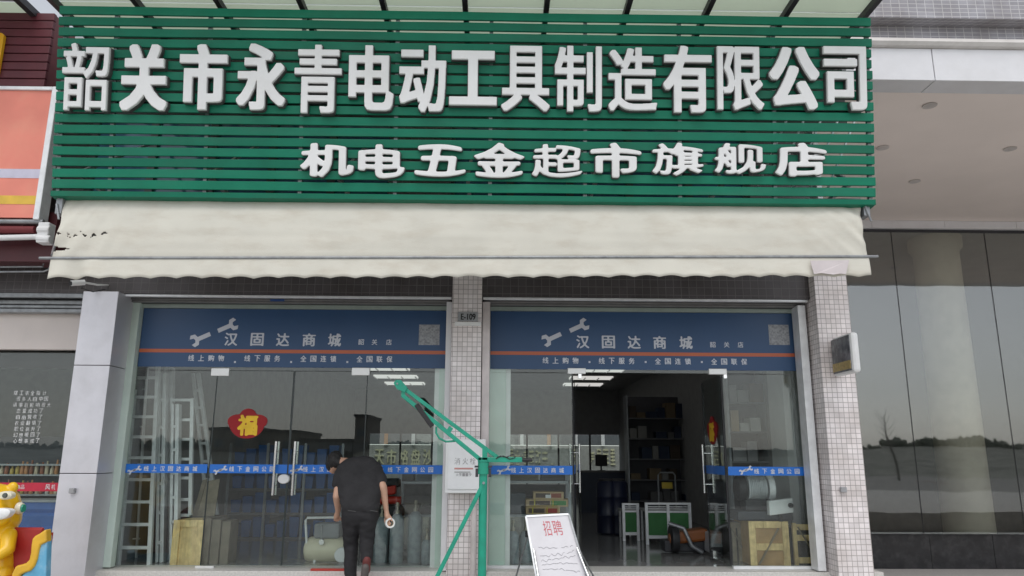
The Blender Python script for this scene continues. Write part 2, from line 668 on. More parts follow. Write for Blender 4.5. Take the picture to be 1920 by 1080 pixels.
# centre pillar with a narrower lower shaft beside it
cx0, cx1 = P(849, 540, YP - 0.03).x, P(904, 540, YP - 0.03).x
cpil = B(cx0, cx1, YP - 0.04, 9.62, ZW, Z_BT - 0.02).build('pillar', M_TILE, shop)
# right pillar
rx0, rx1 = P(1527, 545, 9.2).x, P(1586, 525, 9.2).x
rpil = B(rx0, rx1, 9.18, 9.83, ZW, 4.6).build('pillar', M_TILE, shop)
XRP = rx1
# upper wall and windows behind the signboard
UW = 9.62
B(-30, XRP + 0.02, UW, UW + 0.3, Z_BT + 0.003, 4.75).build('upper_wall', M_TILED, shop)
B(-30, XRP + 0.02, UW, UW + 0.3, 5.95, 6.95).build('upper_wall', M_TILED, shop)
wz0, wz1 = 4.75, 5.95
M_UPWIN = mat('blue_window_glass', (0.05, 0.11, 0.17), 0.08, var=0.2)
M_DKFR = mat('dark_window_frame', (0.05, 0.05, 0.055), 0.4)
xs = [-5.6 + i * 0.82 for i in range(13)]
for i, x in enumerate(xs[:-1]):
    if i % 6 == 5:
        B(x, x + 0.82, UW + 0.01, UW + 0.28, wz0, wz1).build('wall_pier', M_TILED, shop)
        continue
    w = B(x + 0.05, x + 0.77, UW + 0.14, UW + 0.16, wz0, wz1).build('upper_window', M_UPWIN, shop)
    B(x - 0.05, x + 0.05, UW + 0.08, UW + 0.2, wz0, wz1).build('window_frame', M_DKFR, w)
# roof slab, sides, ceiling, back
B(-30, XRP + 0.02, UW + 0.001, YB + 0.3, 6.955, 7.1).build('roof', M_PLASTER, shop)
Z_C = 3.55
B(XL - 0.3, XR + 0.3, 9.95, YB + 0.2, Z_C, Z_C + 0.2).build('ceiling', mat('grey_ceiling', (0.30, 0.30, 0.30), 0.9), shop)
M_INW = mat('grey_inner_wall', (0.30, 0.30, 0.30), 0.8, var=0.1)
B(XL - 0.28, XL, 9.86, YB, 0.0, Z_C - 0.002).build('side_wall', M_INW, shop)
B(XR, XR + 0.28, 9.86, YB, 0.0, Z_C - 0.002).build('side_wall', M_INW, shop)
bx0, bx1 = P(690, 840, YB).x, P(1166, 840, YB).x
bz0, bz1 = P(960, 908, YB).z, P(960, 814, YB).z
B(XL, bx0, YB, YB + 0.2, 0, Z_C - 0.003).build('back_wall', M_INW, shop)
B(bx1, XR, YB, YB + 0.2, 0, Z_C - 0.003).build('back_wall', M_INW, shop)
B(bx0, bx1, YB, YB + 0.2, bz1, Z_C - 0.003).build('back_wall', M_INW, shop)
B(bx0, bx1, YB, YB + 0.2, 0, bz0).build('back_wall', M_INW, shop)
n = 8
for i in range(n):
    a, b = bx0 + (bx1 - bx0) * i / n, bx0 + (bx1 - bx0) * (i + 1) / n
    pw = B(a + 0.03, b - 0.03, YB + 0.09, YB + 0.1, bz0 + 0.02, bz1 - 0.02).build('back_window', M_GLASS, shop)
    mb = B(a - 0.03, a + 0.03, YB + 0.06, YB + 0.14, bz0, bz1)
    mb.build('window_frame', M_DKFR, pw)
# inner parts of the columns seen through the glass
ix0, ix1 = gx(822, 800, 9.8), gx(948, 800, 9.8)
B(ix0, ix1, 9.735, 10.2, 0.0, Z_C - 0.01).build('inner_pier', M_GREENJAMB, shop)
B(gx(813, 800, 9.8), ix0 - 0.002, 9.78, 10.2, 0.0, Z_C - 0.01).build('pier_edge', M_WHITE, shop)
B(ix1 + 0.002, gx(957, 800, 9.8), 9.78, 10.2, 0.0, Z_C - 0.01).build('pier_edge', M_WHITE, shop)
B(P(1458, 800, 10.9).x, P(1512, 800, 10.9).x, 10.6, 11.2, 0.0, Z_C - 0.01).build('inner_column', mat('white_inner_column', (0.70, 0.70, 0.69), 0.6, var=0.04), shop)
for k in range(6):                 # louvred ceiling lights in two rows
    for pxl in (735, 1118):
        c = PZ(pxl, 700, Z_C - 0.02)
        y = 13.0 + k * 2.1
        x = c.x * 1.0
        l = B(x - 0.6, x + 0.6, y - 0.3, y + 0.3, Z_C - 0.05, Z_C - 0.002).build('ceiling_light', mat('lit_tube_diffuser', (0.7, 0.7, 0.7), 0.5, emit=(1, 0.98, 0.94), es=0.45), shop)
        m2 = MB()
        for q in range(4):
            m2.box(x - 0.59 + q * 0.385, x - 0.57 + q * 0.385, y - 0.31, y + 0.31, Z_C - 0.075, Z_C - 0.045)
        m2.build('louvre', M_WHITE, l)

pq = P(888, 1000, 9.28)
MB().tube([(pq.x, 9.275, ZW), (pq.x, 9.275, P(888, 927, 9.28).z)], 0.036, 14).build('drain_pipe', mat('pinkish_pipe', (.60, .54, .52), .5), shop, smooth=True)
# number plate and small fittings of the pillars
plate = B(P(859, 593, 9.3).x, P(896, 593, 9.3).x, 9.295, 9.315, P(876, 602, 9.3).z, P(876, 585, 9.3).z).build('number_plate', mat('plate_grey', (0.32, 0.33, 0.34), 0.4, 0.3), shop)
mb = MB()
put_glyph(mb, 'E-109', flat(9.294), P(864, 593, 9.3).x, P(892, 593, 9.3).x, P(876, 600, 9.3).z, P(876, 588, 9.3).z, 0, 0.002, 0.02)
mb.build('plate_lettering', M_BLACK, plate)
B(P(853, 606, 9.3).x, P(902, 606, 9.3).x, 9.28, 9.317, P(876, 611, 9.3).z, P(876, 604, 9.3).z).build('cable_trunk', M_WHITE, shop)
c = P(1580, 918, 9.17)
B(c.x - 0.035, c.x + 0.035, 9.13, 9.178, c.z - 0.03, c.z + 0.03).build('wall_socket', mat('grey_plastic', (0.35, 0.35, 0.36), 0.5), shop, bevel=0.006)

# ---------------------------------------------------------------- shutter boxes and guide rails of the two bays
lx0, lx1 = gx(236, 880), cx0 - 0.005
rx0b, rx1b = cx1 + 0.005, gx(1512, 700)
Z_GT = gz(574)                     # top of the glass
JX0 = gx(211, 880)


def surround(name, x0, x1, label):
    t = thing(name, label, 'shutter', ((x0 + x1) / 2, 9.5, 0), 'roller shutter housings over the bays')
    zz = lambda py, Y: P(900, py, Y).z
    B(x0, x1, 9.37, 9.43, zz(561, 9.37), Z_BB - 0.004).build('lintel_rail', M_ALU, t, bevel=0.004)
    B(x0 + 0.02, x1 - 0.02, 9.52, 9.60, zz(567, 9.52), zz(558, 9.52)).build('shutter_slat', mat('shutter_grey', (0.20, 0.195, 0.19), 0.4, 0.4), t, bevel=0.008)
    B(x0 + 0.02, x1 - 0.02, 9.545, 9.615, zz(571.5, 9.545), zz(567, 9.545) - .003).build('shutter_slat', MATS['shutter_grey'], t, bevel=0.006)
    B(x0 + 0.03, x1 - 0.03, 9.62, 9.65, zz(574, 9.62), zz(571.5, 9.62) - .003).build('bottom_bar', M_DARKSTEEL, t)
    return t


s1 = surround('roller_shutter', JX0, lx1 - 0.01, 'raised grey roller shutter over the left glazed bay')
B(JX0 - 0.06, JX0 - 0.006, 9.45, 9.66, Z_SILL, Z_BB - 0.06).build('guide_rail', M_STEEL, s1, bevel=0.004)
B(lx1 - 0.075, lx1 - 0.004, 9.42, 9.66, Z_SILL, Z_BB - 0.06).build('guide_rail', M_PANELW, s1, bevel=0.004)
s2 = surround('roller_shutter', rx0b + 0.01, rx0 - 0.02, 'raised grey roller shutter over the right glazed bay with the open doors')
B(rx0b + 0.004, rx0b + 0.10, 9.40, 9.66, Z_SILL, Z_BB - 0.06).build('guide_rail', mat('pinkish_white_metal', (0.62, 0.56, 0.55), 0.35, 0.2), s2, bevel=0.004)
B(rx0 - 0.13, rx0 - 0.03, 9.45, 9.66, Z_SILL, Z_BB - 0.06).build('guide_rail', M_ALU, s2, bevel=0.004)
for pxs, s_ in ((520, s1), (1188, s2)):
    c = P(pxs, 563, 9.515)
    B(c.x - 0.09, c.x + 0.09, 9.513, 9.5195, c.z - 0.014, c.z + 0.014).build('maker_sticker', mat('sticker_blue', (0.04, 0.10, 0.30), 0.4), s_)

# ---------------------------------------------------------------- glazed fronts
CH_L2 = '线上购物线下服务全国连锁全国联保'


def wrench(mb, fr, cx, cz, L, ang, d0, d1):
    """open-ended spanner outline laid flat"""
    ca, sa = math.cos(ang), math.sin(ang)
    h = L * 0.11
    prof = [(-L * .5, -h), (L * .12, -h), (L * .2, -h * 2.6), (L * .42, -h * 2.9), (L * .52, -h * 1.4), (L * .32, -h * 1.0), (L * .28, 0), (L * .32, h * 1.0), (L * .52, h * 1.4), (L * .42, h * 2.9), (L * .2, h * 2.6), (L * .12, h), (-L * .5, h)]
    mb.prism([(cx + x * ca - z * sa, cz + x * sa + z * ca) for x, z in prof], d0, d1, lambda x, y, z: fr(x, z, y))


def banner(t, px0, px1, xs0, xs1, cpx, wpx, spx, lpx, qpx, yoff=0):
    zt, zb = gz(584 + yoff), gz(692)
    f = flat(YG - 0.0105)
    bn = B(xs0, xs1, YG - 0.0105, YG - 0.0075, zb, zt).build('banner_film', M_BLUE, t)
    B(xs0, xs1, YG - 0.0122, YG - 0.0108, gz(665.5), gz(659)).build('orange_line', M_ORANGE, bn)
    for ch, x in zip('汉固达商城', cpx):
        mb = MB()
        put_glyph(mb, ch, f, gx(x, 640), gx(x + 25, 640), gz(652.5), gz(628), 0.0004, 0.0018, 0.03, 0, 34)
        mb.build('letter', M_PRINT, bn)
    mb = MB()
    for ch, x in zip('韶关店', spx):
        put_glyph(mb, ch, f, gx(x, 640), gx(x + 11, 640), gz(649), gz(638), 0.0004, 0.0018, 0.02, 0, 26)
    for i, ch in enumerate(CH_L2):
        x = lpx + (i // 4) * 105.2 + (i % 4) * 18.7
        put_glyph(mb, ch, f, gx(x, 675), gx(x + 11.5, 675), gz(681.5), gz(669.5), 0.0004, 0.0018, 0.03, 0, 26)
        if i % 4 == 3 and i < 15:
            q = P(x + 32, 679, YG)
            mb.box(q.x - 0.012, q.x + 0.012, YG - 0.0122, YG - 0.0108, q.z - 0.012, q.z + 0.012)
    tag(mb.build('lettering', M_PRINT, bn), kind='stuff')
    mb = MB()
    for dx, py, ang in ((-24, 634, R(205)), (26, 613, R(25))):
        q = P(wpx + dx, py, YG)
        wrench(mb, f, q.x, q.z, 0.26, ang, 0.0004, 0.0018)
    mb.build('spanner_emblem', M_PRINT, bn)
    q = P(qpx + 20, 628, YG)
    B(q.x - 0.135, q.x + 0.135, YG - 0.0122, YG - 0.0108, q.z - 0.135, q.z + 0.135).build('blank_square', mat('grey_print', (0.33, 0.34, 0.36), 0.5, var=0.35, vscale=40), bn)


def pane(t, name, x0, x1, z0, z1, y=YG):
    return B(x0, x1, y - 0.006, y + 0.006, z0, z1).build(name, M_GLASS, t)


def strip(p, x0, x1, text, tpx, pitch, epx, y=YG):
    st = B(x0, x1, y - 0.0105, y - 0.0075, gz(889.5), gz(873)).build('blue_safety_strip', M_STRIP, p)
    mb = MB()
    f = flat(y - 0.0105)
    for i, ch in enumerate(text):
        x = tpx + i * pitch
        put_glyph(mb, ch, f, gx(x, 881), gx(x + 9.5, 881), gz(886.5), gz(876.5), 0.0, 0.003, 0.03, 0, 22)
    for dx, ang in ((-5, R(205)), (5, R(25))):
        q = P(epx + dx, 881.5 - dx * .35, y)
        wrench(mb, f, q.x, q.z, 0.10, ang, 0.001, 0.003)
    tag(mb.build('strip_lettering', M_PRINT, p), kind='stuff')


def patch(t, px, py, w=0.23, h=0.10, dz=0):
    q = P(px, py, YG)
    o = B(q.x - w / 2, q.x + w / 2, YG - 0.03, YG + 0.03, q.z - h / 2, q.z + h / 2).build('patch_fitting', mat('satin_white_fitting', (0.78, 0.78, 0.77), 0.28, 0.3, var=0.03), t, bevel=0.006)
    return o


def handle(parent, f, x, z0, z1, name='door_handle'):
    mb = MB()
    for s_ in (-1, 1):
        mb.tube([f(x, z0, s_ * 0.065), f(x, z1, s_ * 0.065)], 0.016, 12)
    for z in (z0 + (z1 - z0) * 0.18, z0 + (z1 - z0) * 0.82):
        mb.tube([f(x, z, -0.065), f(x, z, 0.065)], 0.010, 10)
    mb.build(name, M_CHROME, parent, smooth=True)


def fu_sticker(parent, fr, x, z, w):
    # rounded red ingot-shaped sticker with the yellow character
    pts = []
    for k in range(60):
        t = 2 * math.pi * k / 60
        r = 0.42 + 0.10 * math.exp(-((t - math.pi / 2) / 0.42) ** 2)
        for c0 in (R(22), R(158)):
            r += 0.10 * math.exp(-((t - c0) / 0.42) ** 2)
        for c0 in (R(58), R(122)):
            r -= 0.045 * math.exp(-((t - c0) / 0.16) ** 2)
        pts.append((x + r * math.cos(t) * w * 1.02, z + r * math.sin(t) * w * 0.80))
    MB().prism(pts, 0.007, 0.010, lambda a, y, b: fr(a, b, y)).build('red_sticker', M_REDST, parent)
    mb = MB()
    put_glyph(mb, '福', fr, x - w * .25, x + w * .27, z - w * .27, z + w * .26, 0.0105, 0.013, 0.045, 0, 40, 2)
    mb.build('yellow_character', M_YELST, parent)


Z_DT = gz(699)                     # top of the door leaves
Z_B = Z_SILL + 0.004
# left bay, doors shut
gf = thing('glass_shopfront', 'left glazed bay with closed glass doors and a red fortune sticker', 'shopfront', (gx(540), YG, 0), 'glazed shopfronts under the awning')
B(JX0, gx(235, 880), 9.60, 9.72, Z_B, Z_GT).build('side_jamb', M_GREENJAMB, gf)
B(JX0 + .001, lx1 - 0.08, 9.655, 9.688, gz(583.5), gz(574)).build('head_rail', mat('pale_green_rail', (0.34, 0.40, 0.36), 0.35, var=0.1), gf)
g0, g1, g2, g3, g4 = gx(236, 880), gx(392, 880), gx(540, 880), gx(681, 880), gx(846, 880)
pane(gf, 'transom_pane', g0, g4, Z_DT + 0.008, Z_GT)
p1 = pane(gf, 'side_pane', g0, g1 - 0.004, Z_B, Z_DT)
p4 = pane(gf, 'side_pane', g3 + 0.004, g4, Z_B, Z_DT)
banner(gf, 255, 838, g0 + 0.003, lx1 - 0.08, (421, 470, 518, 567, 615), 401, (672, 697, 724), 353, 785)
strip(p1, g0 + 0.002, g1 - 0.02, '线上汉固达商城', 270, 15.2, 253)
strip(p4, g3 + 0.02, g4 - 0.06, '线下金网公园', 727, 15.2, 706)
d1 = pane(gf, 'door', g1 + 0.004, g2 - 0.004, Z_B + 0.01, Z_DT)
d2 = pane(gf, 'door', g2 + 0.004, g3 - 0.004, Z_B + 0.01, Z_DT)
strip(d1, g1 + 0.01, g2 - 0.01, '线下金网公园', 430, 15.2, 414)
strip(d2, g2 + 0.01, g3 - 0.01, '线上汉固达商城', 568, 15.2, 557)
for dd_, xs_ in ((d1, (g1, g2 - 0.006)), (d2, (g2 + 0.006, g3))):
    for xq in xs_:
        B(xq - 0.006, xq + 0.006, YG - 0.0064, YG + 0.0064, Z_B + .012, Z_DT - .002).build('glass_edge', mat('dark_glass_edge', (.02, .03, .03), .3), dd_)
    B(xs_[0], xs_[1], YG - 0.0064, YG + 0.0064, Z_DT + .001, Z_DT + 0.007).build('top_edge', MATS['dark_glass_edge'], dd_)
for px, py in ((414, 698), (677, 697), (384, 1069)):
    patch(gf, px, py)
hz0, hz1 = gz(930), gz(830)
handle(d1, flat(YG), gx(517, 880), hz0, hz1)
handle(d2, flat(YG), gx(553, 880), hz0, hz1)
q = P(533, 898, YG)
MB().add([(q.x + v.x * .075, YG - .03 + v.y, q.z + v.z * .058) for v in MB().lathe([(0.9, -0.01), (1, 0.0), (1, 0.05), (.9, .06)], axis='Y', seg=24).v], MB().lathe([(0.9, -0.01), (1, 0.0), (1, 0.05), (.9, .06)], axis='Y', seg=24).f).build('lock', M_WHITE, d1, smooth=True)
q = P(464, 797, YG)
fu_sticker(d1, flat(YG), q.x, q.z, 0.50)

# right bay, doors open
gr = thing('glass_shopfront', 'right glazed bay with both glass doors swung open inward', 'shopfront', (gx(1220), YG, 0), 'glazed shopfronts under the awning')
h0, h1, h2, h3 = gx(908, 880), gx(1074, 880), gx(1364, 880), gx(1530, 880)
B(gx(1522, 880), gx(1541, 880), 9.60, 9.72, Z_B, Z_GT).build('side_jamb', M_GREENJAMB, gr)
B(rx0b + 0.105, gx(1541, 880), 9.655, 9.688, gz(583.5), gz(575)).build('head_rail', mat('pale_green_rail', (0.34, 0.40, 0.36)), gr)
pane(gr, 'transom_pane', h0, h3, Z_DT + 0.008, Z_GT)
q1 = pane(gr, 'side_pane', h0, h1, Z_B, Z_DT)
q4 = pane(gr, 'side_pane', h2, h3, Z_B, Z_DT)
banner(gr, 920, 1505, rx0b + 0.105, gx(1522, 880) - 0.003, (1080, 1128, 1176, 1224, 1273), 1059, (1330, 1356, 1382), 1017, 1440)
strip(q1, h0 + 0.07, h1 - 0.005, '线上汉固达商城', 958, 15.0, 945)
strip(q4, h2 + 0.005, h3 - 0.08, '线下金网公园', 1413, 15.2, 1398)
for px, py in ((1081, 696), (1345, 697)):
    patch(gr, px, py, 0.235, 0.075)
    q = P(px + (6 if px < 1200 else 14), 703, YG)
    B(q.x - 0.02, q.x + 0.02, YG - 0.02, YG + 0.02, q.z - 0.045, q.z + 0.01).build('patch_fitting', M_CHROME, gr)
for hx, ang, n_ in ((h1 + 0.01, R(83), 0), (h2 - 0.01, R(91), 1)):
    Wd = (h2 - h1) / 2
    sgn = 1 if n_ == 0 else -1
    u = Vector((sgn * math.cos(ang), math.sin(ang), 0))
    nn = Vector((u.y, -u.x, 0)) * (1 if n_ == 0 else -1)

    def fr(x, z, d, hx=hx, u=u, nn=nn):
        return Vector((hx, YG + 0.03, 0)) + u * x + nn * d + Vector((0, 0, z))
    a = [fr(x, z, d) for z in (Z_B + 0.01, Z_DT) for x, d in ((0, -.006), (Wd, -.006), (Wd, .006), (0, .006))]
    dl = MB().add(a, [(0, 3, 2, 1), (4, 5, 6, 7), (0, 1, 5, 4), (1, 2, 6, 5), (2, 3, 7, 6), (3, 0, 4, 7)]).build('door', M_GLASS, gr)
    # dark rubber edge seals
    for x in (0.0, Wd):
        mb = MB()
        c = fr(x, (Z_B + Z_DT) / 2, 0)
        mb.obox(c, u * 0.012, nn * 0.011, Vector((0, 0, (Z_DT - Z_B) / 2 - 0.03)))
        mb.build('edge_seal', M_BLACK, dl)
    handle(dl, fr, Wd - 0.10, hz0, hz1)
    c = fr(Wd / 2, gz(881), 0)
    MB().obox(c, u * (Wd / 2 - .02), nn * 0.0095, Vector((0, 0, 0.055))).build('blue_safety_strip', M_STRIP, dl)
    c = fr(Wd - 0.12, Z_B + 0.05, 0)
    MB().obox(c, u * 0.09, nn * 0.02, Vector((0, 0, 0.045))).build('patch_fitting', M_CHROME, dl)
    if n_ == 1:
        fu_sticker(dl, lambda x, z, d, fr=fr: fr(Wd - x, z, -d), Wd * 0.45, gz(805), 0.50)
        fu_sticker(dl, lambda x, z, d, fr=fr: fr(x, z, d), Wd * 0.55, gz(805), 0.50)
B(h0 + .05, h1, YG - 0.03, YG + 0.03, Z_SILL - 0.01, Z_B + 0.02).build('bottom_rail', M_ALU, gr)
B(h2, h3, YG - 0.03, YG + 0.03, Z_SILL - 0.01, Z_B + 0.02).build('bottom_rail', M_ALU, gr)

# ---------------------------------------------------------------- silver clad column between the shops
kx0, kx1 = gx(123, 800, 9.2), gx(192, 800, 9.2)
col = thing('clad_column', 'silver aluminium clad column between the two shops', 'column', ((kx0 + kx1) / 2, 9.2, ZW))
zs = [ZW, P(150, 888, 9.2).z, P(180, 685, 9.2).z, Z_BB - 0.004]
for a, b in zip(zs[:-1], zs[1:]):
    B(kx0, kx1, 9.2, 9.62, a + 0.004, b - 0.004).build('cladding_panel', M_CLAD, col, bevel=0.006)
B(kx0 + 0.02, kx1 - 0.02, 9.22, 9.60, ZW + .01, Z_BB - 0.01).build('core', M_DARKSTEEL, col)
c = P(137, 920, 9.19)
B(c.x - 0.03, c.x + 0.03, 9.15, 9.198, c.z - 0.03, c.z + 0.03).build('wall_socket', MATS['grey_plastic'], col, bevel=0.006)

# ================================================================ GREEN SIGNBOARD
sA = P(870, 372, 7.75)             # lower edge
sB = P(870, 22, 7.43)              # upper edge leans out over the pavement
sv = Vector((0, sB.y - sA.y, sB.z - sA.z))
SH = sv.length
sv.normalize()
sn = Vector((0, -sv.z, sv.y))      # towards the street
su = Vector((1, 0, 0))


def SF(x, v, d):                   # frame of the leaning board: along, up, out
    return Vector((x, sA.y, sA.z)) + sv * v + sn * d


def SQ(px, py, out=0.0):           # pixel -> (along, up) on the board
    o = Vector((0, sA.y, sA.z)) + sn * out
    d = ray(px, py)
    t = (o - CAMP).dot(sn) / d.dot(sn)
    p = CAMP + d * t
    return p.x, (p - o).dot(sv)


def sbox(x0, x1, v0, v1, d0, d1):
    q = [SF(x, v, d) for v in (v0, v1) for x, d in ((x0, d0), (x1, d0), (x1, d1), (x0, d1))]
    return MB().add(q, [(0, 3, 2, 1), (4, 5, 6, 7), (0, 1, 5, 4), (1, 2, 6, 5), (2, 3, 7, 6), (3, 0, 4, 7)])


SX0, SX1 = SQ(98, 300)[0], SQ(1640, 300)[0]
sign = thing('signboard', 'long green slatted signboard with big white Chinese lettering above the awning', 'signboard', ((SX0 + SX1) / 2, sA.y, sA.z))
NS = 17
pitch = SH / (NS + 0.35)
for i in range(NS):
    v1 = SH - i * pitch
    h = pitch * 0.76
    if i == NS - 1:
        h = pitch * 0.80
    j = random.uniform(-0.006, 0.006)
    mbs = MB()
    jx_ = SX0 + (SX1 - SX0) * random.choice((0.33, 0.5, 0.62))
    NSG = 24
    vs_, fs_ = [], []
    ph = random.uniform(0, 9)
    for q_ in range(NSG + 1):
        x_ = SX0 + j + (SX1 + j * .3 - SX0) * q_ / NSG
        sg_ = 0.006 * noise.noise(Vector((x_ * 0.9, ph, 1))) 
        od_ = 0.006 * noise.noise(Vector((x_ * 0.7, ph, 7)))
        vs_ += [SF(x_, v1 - h + sg_, -.035), SF(x_, v1 - h + sg_, od_), SF(x_, v1 + sg_, od_), SF(x_, v1 + sg_, -.035)]
    for q_ in range(NSG):
        for e_ in range(4):
            fs_.append((q_ * 4 + e_, q_ * 4 + (e_ + 1) % 4, q_ * 4 + 4 + (e_ + 1) % 4, q_ * 4 + 4 + e_))
    fs_ += [(0, 1, 2, 3), (NSG * 4 + 3, NSG * 4 + 2, NSG * 4 + 1, NSG * 4)]
    sl_ = mbs.add(vs_, fs_).build('slat', M_GREEN, sign, bevel=0.004)
# folded lower edge of the board
mb = MB()
prof = [(-0.02, 0.004), (pitch * 0.30, 0.004), (pitch * 0.30, -0.05), (-0.035, -0.12), (-0.05, -0.12)]
for x in (SX0, SX1):
    pass
vs = [SF(SX0, v, d) for v, d in prof] + [SF(SX1, v, d) for v, d in prof]
k = len(prof)
mb.add(vs, [tuple(range(k)), tuple(range(2 * k - 1, k - 1, -1))] + [(i, (i + 1) % k, (i + 1) % k + k, i + k) for i in range(k)])
mb.build('lower_edge', M_GREEN, sign)
for i in range(10):                # posts behind the slats
    x = SQ(30 + 178 * i, 200)[0]
    if i == 0:
        x = SX0 + 0.05
    sbox(x - 0.02, x + 0.02, 0.02, SH - 0.02, -0.080, -0.037).build('post', M_STEEL, sign)
for v in (SH * 0.12, SH * 0.5, SH * 0.83):
    sbox(SX0 + 0.1, SX1 - 0.1, v - 0.02, v + 0.02, -0.125, -0.085).build('rail', M_DARKSTEEL, sign)
for i in range(7):                 # brackets tying the frame to the wall
    x = SX0 + 0.2 + (SX1 - SX0 - 0.4) * i / 6
    mb = MB()
    for v in (SH * 0.12, SH * 0.83):
        a = SF(x, v, -0.12)
        mb.bar(a, (x, UW - 0.003, a.z), 0.04)
    mb.bar(SF(x, SH * 0.12, -0.12), (x, UW - 0.003, SF(x, SH * .7, 0).z), 0.035)
    mb.build('bracket', M_STEEL, sign)
B(SX0 + .1, SX1 + .1, 8.40, 8.43, P(870, 222, 8.4).z, P(870, 76, 8.4).z).build('added_dark_sheet', mat('gap_darkening', (.05, .052, .05), .7), sign)  # added sheet that makes the gaps between the middle slats look dark
for k in range(5):                 # slanting stays near the right end
    x = SX1 - 0.25 - 0.2 * k
    MB().bar(SF(x - 0.25, 0.1, -0.14), SF(x + 0.25, SH * 0.45 + .1, -0.45), 0.02).build('stay', M_ALU, sign)

MAIN = [('韶', 115, 203, 80, 207, 0.021), ('关', 225, 313, 82, 207, 0.063), ('市', 335, 425, 82, 206, 0.063), ('永', 443, 535, 81, 206, 0.052), ('青', 551, 640, 83, 212, 0.038),
        ('电', 653, 738, 84, 207, 0.049), ('动', 748, 836, 84, 210, 0.042), ('工', 842, 932, 94, 197, 0.074), ('具', 940, 1031, 85, 208, 0.038), ('制', 1040, 1129, 85, 209, 0.032),
        ('造', 1141, 1232, 88, 208, 0.035), ('有', 1244, 1335, 85, 211, 0.045), ('限', 1345, 1433, 86, 206, 0.035), ('公', 1443, 1537, 87, 205, 0.060), ('司', 1545, 1626, 86, 206, 0.045)]
SUB = [('机', 562, 663, 267, 332), ('电', 671, 759, 270, 334), ('五', 777, 873, 270, 331), ('金', 888, 984, 267, 333), ('超', 997, 1093, 269, 334), ('市', 1107, 1203, 267, 333), ('旗', 1223, 1320, 267, 329), ('舰', 1340, 1437, 267, 327), ('店', 1454, 1551, 267, 332)]


def letter(ch, x0, x1, y0, y1, off, depth, soft=1):
    dd = depth
    ax, _ = SQ(x0, (y0 + y1) / 2, dd)
    bx, _ = SQ(x1, (y0 + y1) / 2, dd)
    _, vt = SQ((x0 + x1) / 2, y0, dd)
    _, vb = SQ((x0 + x1) / 2, y1, dd)
    res = int((y1 - y0) * 0.85)
    FR = SF
    if depth < .09:                # clerical hand: low strokes flick up at the ends, high strokes droop
        def FR(x, v, d, ax=ax, bx=bx, vb=vb, vt=vt):
            u_, t_ = (x - ax) / (bx - ax), (v - vb) / (vt - vb)
            return SF(x, v - 0.085 * (vt - vb) * (2 * u_ - 1) ** 2 * (2 * t_ - 1) * (1.5 if u_ > .5 else .8), d)
    mb = MB()
    put_glyph(mb, ch, FR, ax, bx, vb, vt, dd * 0.62, dd, off, 0.007, res, soft, by=off * 0.52 if depth > .09 else off, square=depth > .09)
    f = mb.build('letter', M_LETTER, sign, fix=False)
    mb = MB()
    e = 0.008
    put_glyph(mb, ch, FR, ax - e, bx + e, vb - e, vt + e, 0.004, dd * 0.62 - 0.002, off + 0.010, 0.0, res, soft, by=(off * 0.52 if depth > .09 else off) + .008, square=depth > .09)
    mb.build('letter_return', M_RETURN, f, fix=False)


for ch, x0, x1, y0, y1, off in MAIN:
    letter(ch, x0, x1, y0, y1, off * 0.88, 0.095, 0)
for ch, x0, x1, y0, y1 in SUB:
    letter(ch, x0, x1, y0, y1, 0.020 if ch in '超旗舰' else 0.034, 0.075, 2)

# ---------------------------------------------------------------- glass canopy over the board
ZCAN = SF(0, SH, 0).z + 0.22
can = thing('glass_canopy', 'frosted glass canopy on dark ribs projecting above the signboard', 'canopy', (0, UW, ZCAN))
ribs = [PZ(118 + 151 * i, 18, ZCAN).x for i in range(11)]
M_FROST = mat('frosted_canopy_glass', (0.62, 0.68, 0.60), 0.35, var=0.08, vscale=2)
n_, l_ = M_FROST.node_tree.nodes, M_FROST.node_tree.links
tl = n_.new('ShaderNodeBsdfTranslucent')
tl.inputs['Color'].default_value = (0.75, 0.80, 0.70, 1)
mx = n_.new('ShaderNodeMixShader')
mx.inputs['Fac'].default_value = 0.65
l_.new(n_['Principled BSDF'].outputs[0], mx.inputs[1])
l_.new(tl.outputs[0], mx.inputs[2])
l_.new(mx.outputs[0], n_['Material Output'].inputs['Surface'])
for i in range(10):
    for k, (ya, yb) in enumerate(((6.75, 7.72), (7.75, UW - 0.02))):
        B(ribs[i] + 0.025, ribs[i + 1] - 0.025, ya, yb, ZCAN + 0.03, ZCAN + 0.045).build('glass_panel', M_FROST, can)
for x in ribs:
    MB().box(x - 0.03, x + 0.03, 6.7, UW - 0.005, ZCAN - 0.05, ZCAN + 0.025).build('rib', M_DARKSTEEL, can)
B(ribs[0] - .03, ribs[-1] + .03, 6.66, 6.698, ZCAN - 0.05, ZCAN + 0.05).build('edge_beam', M_DARKSTEEL, can)

# ================================================================ CREAM AWNING
aw = thing('awning', 'long cream canvas awning with scalloped edge, torn at its left end', 'awning', (0, 8.6, P(870, 378, 7.85).z))
aTL, aTR = P(118, 374, 7.87), P(1614, 378, 7.87)
rL, rR = P(97, 485, 7.77), P(1628, 484, 7.77)


